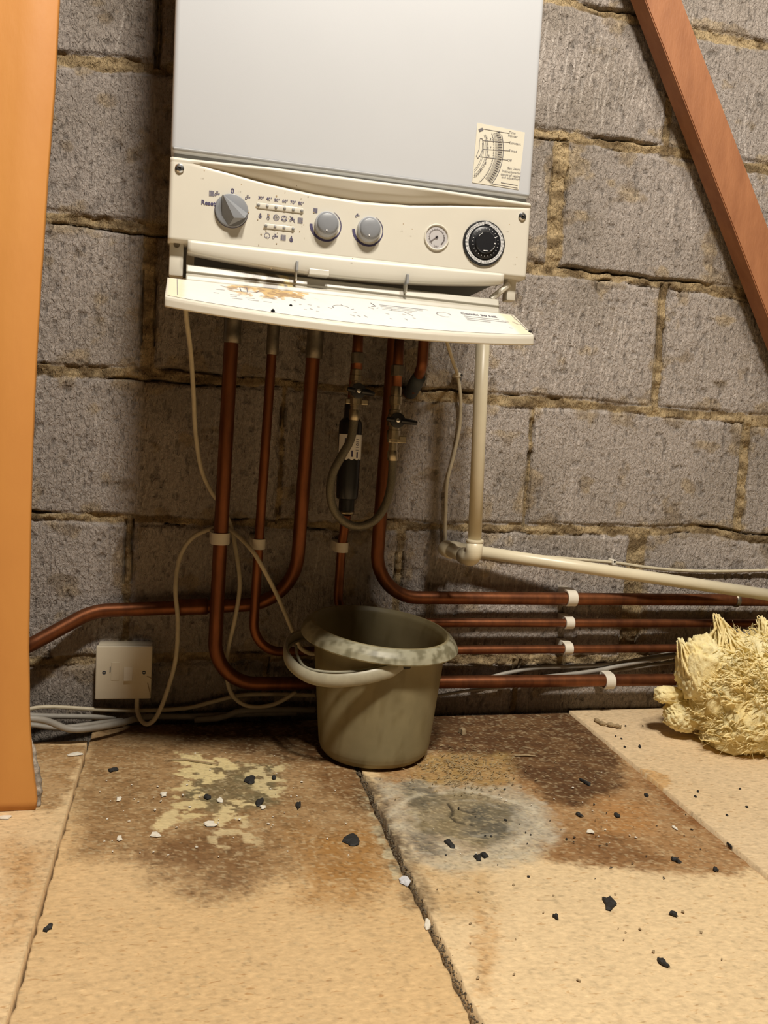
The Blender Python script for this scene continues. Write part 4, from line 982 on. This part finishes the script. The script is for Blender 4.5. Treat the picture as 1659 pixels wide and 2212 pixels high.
bm = NB(); c2 = sq(238, 1446); box(bm, c2.x-.0006, c2.x+.0006, -.0356, -.034, c2.z-.0045, c2.z+.0045); build('release_slot', bm, MT['dark'], fh)
for px, py in ((225, 1453), (311, 1453)):
    cc = sq(px, py); bm = NB(); lathe(bm, [(.0030, 0), (.0028, .0006), (.0022, .0002)], (cc.x, -.0344, cc.z), (0, -1, 0), 20); s_ = build('screw', bm, MT['dark'], sw)
    bm = NB(); box(bm, cc.x-.0018, cc.x+.0018, -.0352, -.0344, cc.z-.0004, cc.z+.0004); build('screw_slot', bm, MT['chrome'], s_)
bm = NB(); tube(bm, smooth_path([sq(318, 1461)-Vector((0, .001, 0)), sq(327, 1465)-Vector((0, .001, 0))]), .0006, 6)
tube(bm, smooth_path([sq(319, 1475)-Vector((0, .001, 0)), sq(323, 1492)-Vector((0, .001, 0)), sq(325, 1504)-Vector((0, .001, 0))]), .0005, 6); build('hair_crack', bm, MT['tan'], sw)

# ------------------------------------------------------------------ bucket
BCX, BCY = .2935, -.158
bk = empty('bucket', (BCX, BCY, 0.001), 'dirty pale grey plastic bucket with its handle dropped to the left, standing before the pipes', 'bucket')
R1, RB, HB = .1045, .0845, .184
prof = [(0.0, .003), (RB*.5, .003), (RB-.016, .002), (RB-.008, .0035), (RB-.002, .010), (RB+.0005, .018), (RB+.0035, .045), (RB+.008, .09), (RB+.0125, .13), (R1-.005, .166),
        (R1-.003, .170), (R1+.012, .168), (R1+.0145, .1665), (R1+.0155, .1685), (R1+.0125, .1755), (R1+.007, .182), (R1+.001, .186), (R1-.002, .186), (R1-.006, .180), (R1-.0085, .166), (RB+.008, .12), (RB-.002, .03), (RB-.012, .008), (RB*.5, .007), (0.0, .007)]
pp = []
for a, b in zip(prof, prof[1:]):
    for k in range(4): pp.append((a[0]+(b[0]-a[0])*k/4, a[1]+(b[1]-a[1])*k/4))
pp.append(prof[-1])
seg = 160; th = np.linspace(0, 2*PI, seg+1)
rr = np.array([max(p[0], .0002) for p in pp])[:, None]; hh = np.array([p[1] for p in pp])[:, None]
tiltx = -.050   # the rim dips slightly to the right and front
Px = BCX+rr*np.cos(th)[None]; Py = BCY+rr*np.sin(th)[None]
fz = (hh/HB)
Pz = hh+.001+fz*(.011+(Px-BCX)*-.075+(Py-BCY)*.075)
spout = fz*0
P = np.stack([Px, Py, Pz], -1)
TH = np.broadcast_to(th[None], Px.shape); HH = np.broadcast_to(hh, Px.shape); RR = np.broadcast_to(rr, Px.shape)
cx = np.cos(TH)*2; sy = np.sin(TH)*2
base = np.tile(np.array(srgb(168, 156, 120)), Px.shape+(1,))
nb = fbm(cx*2+9, HH*14+sy*2, 131, 4)[..., None]; base = base*(.88+.24*nb)
dirt = sst(.52, .68, fbm(cx*4+3, HH*40+sy*4, 133, 4))[..., None]*.35
base = base*(1-dirt)+K(122, 106, 70)*dirt
rim = (sst(R1+.0005, R1+.002, RR)*sst(.160, .167, HH))[..., None]
rn = sst(.38, .62, fbm(np.cos(TH)*RR*120+5, np.sin(TH)*RR*120+HH*40, 137, 4))[..., None]
rimc = K(188, 184, 158)*(1-rn)+K(132, 128, 104)*rn
base = base*(1-rim)+rimc*rim
body = grid_obj('bucket_body', P, MT['bucket'], bk, col=base, smooth=True); body.data.set_sharp_from_angle(angle=math.radians(40))
# pivot lug at the front
pv = at(868, 1438, Y=BCY-R1-.002); pv = Vector((pv.x, BCY-.1035, pv.z)); pb = Vector((BCX-(pv.x-BCX)*1.0, BCY+(BCY-pv.y), pv.z+.004))
bm = NB(); box(bm, pv.x-.022, pv.x+.014, pv.y-.004, pv.y+.008, pv.z-.006, pv.z+.016, .0035, 3); build('handle_lug', bm, MT['bucket'], bk, angle=60)
d_ = body.data
# handle: channel section swept along an arc that hangs down to the left
hpts = [(868, 1440, -.262), (835, 1452, -.266), (780, 1465, -.265), (720, 1470, -.255), (670, 1462, -.233), (635, 1440, -.204), (619, 1412, -.169), (624, 1388, -.130), (640, 1376, -.095), (665, 1372, -.068), (720, 1378, -.050)]
path = smooth_path([at(x, y, Y=Y_) for x, y, Y_ in hpts], 8)
bm = NB(); rings = []
hc = Vector((BCX, BCY, 0))
for i, p in enumerate(path):
    t_ = (path[min(i+1, len(path)-1)]-path[max(i-1, 0)]).normalized(); up = Vector((0, 0, 1)); up = (up-t_*up.dot(t_)).normalized(); o_ = t_.cross(up)
    if o_.dot(p-hc) < 0: o_ = -o_
    tp = min(1, (i+4)/10)
    sec = [(-.0020, .0085), (.0015, .0095), (.0042, .0070), (.0050, 0), (.0042, -.0075), (.0015, -.0095), (-.0022, -.0085), (-.0010, -.0060), (.0014, -.0066), (.0022, 0), (.0014, .0060), (-.0012, .0060)]
    rings.append([bm.verts.new(p+o_*a_+up*b_*tp) for a_, b_ in sec])
for a_, b_ in zip(rings, rings[1:]):
    for k in range(12): bm.faces.new((a_[k], a_[(k+1) % 12], b_[(k+1) % 12], b_[k]))
bm.faces.new(rings[0]); bm.faces.new(rings[-1])
hm = mat('bucket_handle', srgb(172, 165, 142), .42, var=.22, vscale=60)
hd = build('handle', bm, hm, bk, smooth=True); hd.data.set_sharp_from_angle(angle=math.radians(50))
# gripping sleeve inside the bow
bm = NB()
gp = smooth_path([at(x, y, Y=Y_)+Vector((0, .004, .0015)) for x, y, Y_ in [(640, 1398, -.169), (643, 1420, -.189), (660, 1445, -.214), (700, 1455, -.235), (760, 1455, -.253), (820, 1445, -.262), (860, 1432, -.262)]], 6)
tube(bm, gp, .0022, 8); build('handle_rib', bm, hm, hd, smooth=True)

# ------------------------------------------------------------------ timbers
def prism(name, outline_front, y_front, depth, m, parent=None, loc=None):
    bm = NB(); F_ = [bm.verts.new((p[0], y_front, p[1])) for p in outline_front]; B_ = [bm.verts.new((p[0], y_front+depth, p[1])) for p in outline_front]
    bm.faces.new(F_); bm.faces.new(B_); n = len(F_)
    for k in range(n): bm.faces.new((F_[k], F_[(k+1) % n], B_[(k+1) % n], B_[k]))
    bmesh.ops.bevel(bm, geom=[e for e in bm.edges if abs(e.verts[0].co.y-e.verts[1].co.y) < 1e-6], offset=.0015, segments=2, affect='EDGES')
    return build(name, bm, m, parent, loc=loc)
# diagonal brace near the wall
bf = -.052
e_l = [at(1394, 0, Y=bf), at(1659, 683, Y=bf)]; e_r = [at(1474, 0, Y=bf), at(1659, 490, Y=bf)]
dl = (e_l[1]-e_l[0]); dr = (e_r[1]-e_r[0]); kx = .5*(dl.x/dl.z+dr.x/dr.z)
z_hi, z_lo = 2.2, .02
gl = lambda z: e_l[0].x+(z-e_l[0].z)*dl.x/dl.z; gr = lambda z: e_r[0].x+(z-e_r[0].z)*dr.x/dr.z
kk = (gr(1.0)-gl(1.0))
bro = prism('diagonal_brace', [(gl(z_lo), z_lo), (gl(z_lo)+kk, z_lo), (gl(z_hi)+kk, z_hi), (gl(z_hi), z_hi)], bf, .036, MT['brace'], loc=(gl(.02), bf, .02))
tag(bro, 'reddish brown diagonal timber brace leaning across the block wall at upper right', 'timber')
# bent orange sheet at the left edge
OY = -.305
opx = [(131, -160), (128, 0), (116, 200), (101, 400), (88, 600), (76, 800), (68, 1000), (64, 1200), (60, 1400), (62, 1540), (68, 1640), (78, 1720), (81, 1742), (74, 1754)]
oo = [at(x, y, Y=OY) for x, y in opx]
zsn = np.array([p.z for p in oo])[::-1]; xsn = np.array([p.x for p in oo])[::-1]
zz = np.linspace(max(.001, zsn[0]), zsn[-1]+.35, 130); xr = np.interp(zz, zsn, xsn); 
xr = xr+.0012*(fbm(zz*25, zz*0, 5, 3)-.5)
sheet = empty('wooden_sheet', (-.35, OY, 0), 'orange brown wooden sheet standing on the floor at the left edge', 'board')
rowsP = []
for off, y_ in ((0, OY+.009), (0, OY+.0012), (-.0012, OY)):
    rowsP.append(np.stack([xr+off, np.full(zz.shape, y_), zz], -1))
ncol = 12
for k in range(1, ncol+1):
    f = k/ncol; rowsP.append(np.stack([xr-.0012+(-.62-xr)*f, np.full(zz.shape, OY-.0*f), zz], -1))
P = np.stack(rowsP, 1)
P = np.concatenate([P, np.stack([np.full(zz.shape, -.62), np.full(zz.shape, OY+.009), zz], -1)[:, None], P[:, :1]], 1)
c0_, c1_ = P[:1].copy(), P[-1:].copy(); c0_[..., :] = c0_.mean(axis=1, keepdims=True); c1_[..., :] = c1_.mean(axis=1, keepdims=True)
P = np.concatenate([c0_, P, c1_], 0)
grid_obj('sheet_panel', P, MT['orange'], sheet, smooth=False)
bm = NB(); ep = [at(62, 1585, Y=OY+.02), at(68, 1620, Y=OY+.018), at(74, 1660, Y=OY+.016), at(80, 1700, Y=OY+.014), at(80, 1735, Y=OY+.012), at(76, 1745, Y=OY+.012)]
path = smooth_path(ep, 8); tube(bm, path, [.0012+.0050*math.sin(PI*min(1, (i+1)/len(path)))**.7*(.6+.9*float(vn(np.array(i*.42), np.array(.5), 3))) for i in range(len(path))], 12)
build('torn_backing', bm, MT['edge'], sheet, smooth=True)

# ------------------------------------------------------------------ glass wool
def wool_blob(bm, c, rx, ry, rz, seed, sub=6, amp=1.0):
    r = bmesh.ops.create_icosphere(bm, subdivisions=sub, radius=1)
    co = np.array([v.co[:] for v in r['verts']])
    e = .72; sgn = np.sign(co); q = sgn*np.abs(co)**e; q /= np.maximum(np.linalg.norm(q, axis=1, keepdims=True)**.55, 1e-6)
    x, y, z = co.T
    n4 = np.abs(fbm(x*5-y*3, z*14+x*6+seed, seed+12, 3)-.5)*2; n1 = fbm(x*2.3+seed, y*2.3+z*3.1, seed, 4)-.5
    n2 = fbm(x*7+z*4+seed, y*7-z*9, seed+5, 4)-.5
    n3 = np.abs(fbm(x*16+y*9, z*30-x*14, seed+9, 3)-.5)*2
    k = 1+amp*(.30*n1+.20*n2+.08*(1-n3)+.12*(.5-n4))
    q = q*k[:, None]
    for v, p in zip(r['verts'], q): v.co = Vector((c[0]+p[0]*rx, c[1]+p[1]*ry, max(c[2]+p[2]*rz, .004)))
    return [v.co.copy() for v in r['verts']]
ins = NB()
vs1 = wool_blob(ins, (1.022, -.185, .078), .175, .098, .100, 5, 6)
b2 = at(1476, 1545, Y=-.15); b3 = at(1445, 1500, Y=-.14); b4 = at(1510, 1440, Y=-.17)
wool_blob(ins, b2, .030, .024, .022, 15, 5, 1.4)
wool_blob(ins, b3, .024, .014, .012, 25, 4, 1.6)
wool_blob(ins, b4, .030, .030, .045, 35, 5, 1.6)
tips = [(at(1470, 1378, Y=-.165), .035, 30), (at(1500, 1385, Y=-.15), .03, 20), (at(1550, 1326, Y=-.16), .045, 40), (at(1600, 1375, Y=-.16), .03, 20), (at(1645, 1330, Y=-.16), .045, 40)]
rnd = random.Random(5)
def tuft(base, tip, r):
    mid_ = (base+tip)/2+Vector((rnd.uniform(-.006, .006), 0, rnd.uniform(-.004, .008)))
    path = smooth_path([base, mid_, tip], 2); tube(ins, path, [r*(1-i/len(path))**.8+.0003 for i in range(len(path))], 5)
for tp_, sp_, n_ in tips:
    for k in range(n_*3):
        q = rnd.random(); b0 = tp_+Vector((rnd.gauss(.022, .012), rnd.gauss(-.005, .012), -.050-rnd.random()*.03)); e0 = tp_+Vector((rnd.gauss(0, .003)+q*.012, rnd.gauss(0, .004), -q*.030)); tuft(b0, e0, rnd.uniform(.0012, .0038))
surf = [v for v in vs1 if v.z > .02 and v.y < .0]
surfp = [(v, (v-Vector((1.022, -.185, .07))).normalized()) for v in rnd.sample(surf, 2300)]
for p, nrm in surfp:       # loose flakes of wool combed up and to the left
    if p.x > 1.22: continue
    dr_ = (nrm*.40+Vector((-.7, -.15, .30+rnd.uniform(-.35, .35)))).normalized(); L_ = rnd.uniform(.008, .026)
    b_ = p-nrm*.002; tuft(b_, b_+dr_*L_, rnd.uniform(.0005, .0019))
for k in range(2200):       # single fibres
    p, nrm = rnd.choice(surfp); dr_ = (nrm+Vector((rnd.gauss(0, .6), rnd.gauss(0, .5), rnd.gauss(.1, .6)))).normalized(); L_ = rnd.uniform(.012, .030)
    b_ = p-nrm*.002; m_ = b_+dr_*L_*.5+Vector((rnd.gauss(0, .003), 0, rnd.gauss(0, .003))); tube(ins, [b_, m_, b_+dr_*L_+Vector((rnd.gauss(0, .004), 0, rnd.gauss(0, .004)))], .00028, 3, cap=False)
wool = build('glass_wool', ins, MT['wool'], None, smooth=True, loc=(1.04, -.13, 0))
tag(wool, 'torn tuft of yellow glass wool insulation lying on the right floor panel', 'insulation')

# ------------------------------------------------------------------ debris on the floor
def flake(name, px, py, wpx, hpx, m, label, cat, group=None, rot=0, thick=.0015, n=9, seed=0, zbase=None):
    rq = random.Random(seed or int(px*7+py)); Zf = .0012 if zbase is None else zbase
    c = at(px, py, Z=Zf); a = wpx/1.55/1000/2; b = hpx/.60/1000/2 if hpx else a*.6
    a = min(a, .04); b = min(max(b, .0008), .02)
    bm = NB(); ring = []
    for k in range(n):
        t = 2*PI*k/n; q = rq.uniform(.55, 1.2); x = a*q*math.cos(t); y = b*q*math.sin(t)
        ring.append((x*math.cos(rot)-y*math.sin(rot), x*math.sin(rot)+y*math.cos(rot)))
    lo_ = [bm.verts.new((c.x+x, c.y+y, Zf)) for x, y in ring]; hi = [bm.verts.new((c.x+x*.85, c.y+y*.85, Zf+thick*rq.uniform(.6, 1.5))) for x, y in ring]
    tp = bm.verts.new((c.x+rq.uniform(-.3, .3)*a, c.y, Zf+thick*1.6)); bm.faces.new(lo_)
    for k in range(n):
        bm.faces.new((lo_[k], lo_[(k+1) % n], hi[(k+1) % n], hi[k])); bm.faces.new((hi[k], hi[(k+1) % n], tp))
    o = build(name, bm, m, None, loc=(c.x, c.y, Zf)); return tag(o, label, cat, group)
G1 = 'black flakes on the floor panels'; G2 = 'white plaster flakes on the floor panels'
for (x, y, w, h, lbl) in [
    (762, 1815, 40, 24, 'largest black flake with jagged top, left of the middle floor gap'),
    (541, 1684, 24, 18, 'chunky black flake at the edge of the cream and green stain'),
    (563, 1732, 18, 14, 'black flake just right of the pale green stain'),
    (448, 1722, 14, 10, 'black flake at the front of the pale green stain'),
    (645, 1740, 15, 14, 'oval black flake between the green stain and the middle gap'),
    (245, 1663, 20, 8, 'slim black flake below the switch on the left part of the floor'),
    (591, 1680, 12, 9, 'small black flake behind and right of the green stain'),
    (970, 1822, 18, 13, 'black chunk on the front of the white mould ring'),
    (1265, 1690, 11, 15, 'upright black flake on the dark brown stain'),
    (1333, 1762, 14, 8, 'black flake on the orange part of the right stain'),
    (1316, 1952, 25, 16, 'black bent flake on the clean front of the right middle panel'),
    (1460, 1858, 14, 8, 'black flake at the front edge of the brown stain'),
    (1455, 1975, 13, 6, 'flat black flake right of the bent black one'),
    (1432, 2080, 12, 9, 'front-most black flake on the right middle panel'),
    (1576, 1825, 10, 14, 'black flake standing on the right-hand floor joint'),
    (1545, 1878, 11, 6, 'black flake beside the right-hand joint near the frame edge'),
    (1046, 1848, 12, 9, 'dark flake just right of the mould patch front'),
    (1032, 1852, 13, 10, 'dark grey flake among crumbs in front of the mould patch'),
    (1382, 1613, 8, 7, 'small black flake on the clean right panel near the wall'),
    (1250, 1760, 10, 9, 'small dark flake in the middle of the right stain'),
    (1397, 1718, 11, 6, 'small dark flake on the right stain beside the joint'),
    (1200, 1953+27, 11, 6, 'small dark flake left of centre on the clean front area'),
    (104, 2005, 12, 7, 'brownish black flake at the far left front of the floor')]:
    flake('black_flake', x, y, w, h, MT['blackchip'], lbl, 'flake', G1, rot=random.uniform(-.4, .4), thick=.0018, n=11, zbase=.0052 if x == 1382 else None)
for (x, y, w, h, lbl) in [
    (165, 1629, 44, 9, 'long white plastic sliver on the left floor joint'),
    (455, 1781, 27, 10, 'smooth oval white flake in front of the green stain'),
    (476, 1728, 14, 10, 'white flake on the front of the green stain'),
    (354, 1716, 15, 10, 'white flake left of the green stain'),
    (258, 1725, 13, 8, 'white flake below the switch, left of the others'),
    (335, 1803, 26, 8, 'thin white flake in front of the cream blot'),
    (258, 1811, 12, 9, 'white flake at the left end of the front row'),
    (568, 1744, 13, 7, 'white flake touching the black flake right of the green stain'),
    (1275, 1796, 18, 10, 'white flake on the brown stain right of the mould ring'),
    (1457, 1788, 8, 7, 'small white flake near the right-hand joint'),
    (875, 1703+200, 20, 16, 'pale grey flake lodged on the middle floor gap'),
    (924, 1996, 12, 12, 'small pale flake further forward on the middle floor gap'),
    (10, 1766, 26, 7, 'white flake in front of the foot of the orange sheet')]:
    flake('white_flake', x, y, w, h, MT['greyblue'] if 'grey' in lbl else MT['whitechip'], lbl, 'flake', G2, rot=random.uniform(-.3, .3), thick=.0011)
for k in range(5):
    pass
rq = random.Random(12)
def scatter(n, box_, m, name, label, group, smin, smax, z=.0012):
    for k in range(n):
        x = rq.uniform(box_[0], box_[2]); y = rq.uniform(box_[1], box_[3]); s = (smin+(smax-smin)*rq.random()**2)*.75
        flake(name, x, y, s, s*.55, m, label, 'crumb', group, rot=rq.uniform(0, 3), thick=.0006, n=6, seed=k+int(x), zbase=z)
scatter(60, (210, 1620, 760, 1860), MT['whitechip'], 'white_crumb', 'tiny white crumb scattered over the stained floor left of the middle gap', 'tiny white crumbs left of the gap', 3, 8)
scatter(26, (880, 1640, 1380, 1860), MT['whitechip'], 'white_crumb', 'tiny white crumb scattered over the stained floor right of the middle gap', 'tiny white crumbs right of the gap', 3, 7)
scatter(46, (900, 1700, 1520, 1900), MT['blackchip'], 'dark_crumb', 'tiny dark crumb on the brown stain right of the middle gap', 'tiny dark crumbs on the right stain', 3, 8)
scatter(20, (900, 1900, 1560, 2120), MT['tan'], 'brown_crumb', 'tiny brown crumb on the clean front floor right of the gap', 'tiny brown crumbs on the clean floor', 3, 8)
for k in range(26):
    x = rq.uniform(1300, 1640); y = rq.uniform(1550, 1780)
    if y < 1537+(x-1225)*.86-30 and not (x > 1450 and y < 1660): flake('dark_crumb', x, y, rq.uniform(4, 8), 3, MT['blackchip'], 'tiny dark crumb on the clean right-hand floor panel', 'crumb', 'tiny dark crumbs on the right panel', n=6, seed=k+1, thick=.0012, zbase=.0052)
# crumbs of dirt filling the middle gap, shreds of wood by the bucket
bm = NB()
for k in range(900):
    t = rq.random()**1.2; y_ = -.14-.62*t; s_ = y_/-.7; xg = .260+(.2515-.260)*s_+rq.gauss(0, .0026)
    r_ = rq.uniform(.0004, .0014); q = bmesh.ops.create_icosphere(bm, subdivisions=1, radius=r_, matrix=Matrix.Translation((xg, y_, -.005+rq.uniform(0, .0045))))
o = build('gap_dirt', bm, mat('gap_dirt_brown', (.16, .12, .075), .95, var=.5, vscale=300), None, loc=(.255, -.4, 0)); tag(o, 'crumbly brown dirt packed in the gap between the middle floor panels', 'dirt', kind='stuff')
bm = NB()
for k in range(420):
    px = rq.gauss(1000, 62); py = rq.gauss(1660, 24)
    if py < 1600 or py > 1730: continue
    p = at(px, py, Z=.002); a_ = rq.uniform(-1.2, 1.2); L_ = rq.uniform(.002, .009); d_ = Vector((math.cos(a_), math.sin(a_), rq.uniform(-.1, .35)))*L_
    tube(bm, [p, p+d_*.5+Vector((0, 0, .0008)), p+d_], [.0005, .0007, .0003], 4)
o = build('wood_shreds', bm, mat('wood_shred', (.42, .31, .16), .9, var=.5, vscale=60), None, loc=at(1000, 1660, Z=.0)); tag(o, 'heap of fine brown wood shreds on the floor right of the bucket', 'shreds', kind='stuff')
# larger bits
bm = NB(); tube(bm, [at(355, 1642, Z=.0025), at(400, 1640, Z=.003), at(472, 1651, Z=.0025)], [.0008, .0014, .0008], 6)
tag(build('wood_splinter', bm, MT['tan'], None, loc=at(400, 1640, Z=0)), 'thin wooden splinter lying behind the green stain', 'splinter')
bm = NB(); tube(bm, [at(1112, 1632, Z=.0025), at(1135, 1631, Z=.003), at(1156, 1633, Z=.0025)], [.0008, .0016, .0008], 6)
tag(build('wood_splinter', bm, MT['tan'], None, loc=at(1135, 1631, Z=0)), 'short wooden splinter on the dark stain right of the bucket', 'splinter')
bm = NB(); q = smooth_path([at(1285, 1553, Z=.007), at(1300, 1562, Z=.008), at(1325, 1566, Z=.009), at(1342, 1570, Z=.0075)], 5)
tube(bm, q, [.0015+.003*abs(math.sin(i*.9)) for i in range(len(q))], 8)
tag(build('mortar_crumb', bm, MT['tan'], None, loc=at(1310, 1562, Z=.004)), 'lumpy tan mortar crumb on the right panel close to the wall', 'crumb')
flake('mortar_crumb', 998, 1583, 16, 12, MT['tan'], 'pale mortar crumb on the dark floor right of the bucket', 'crumb', thick=.006)
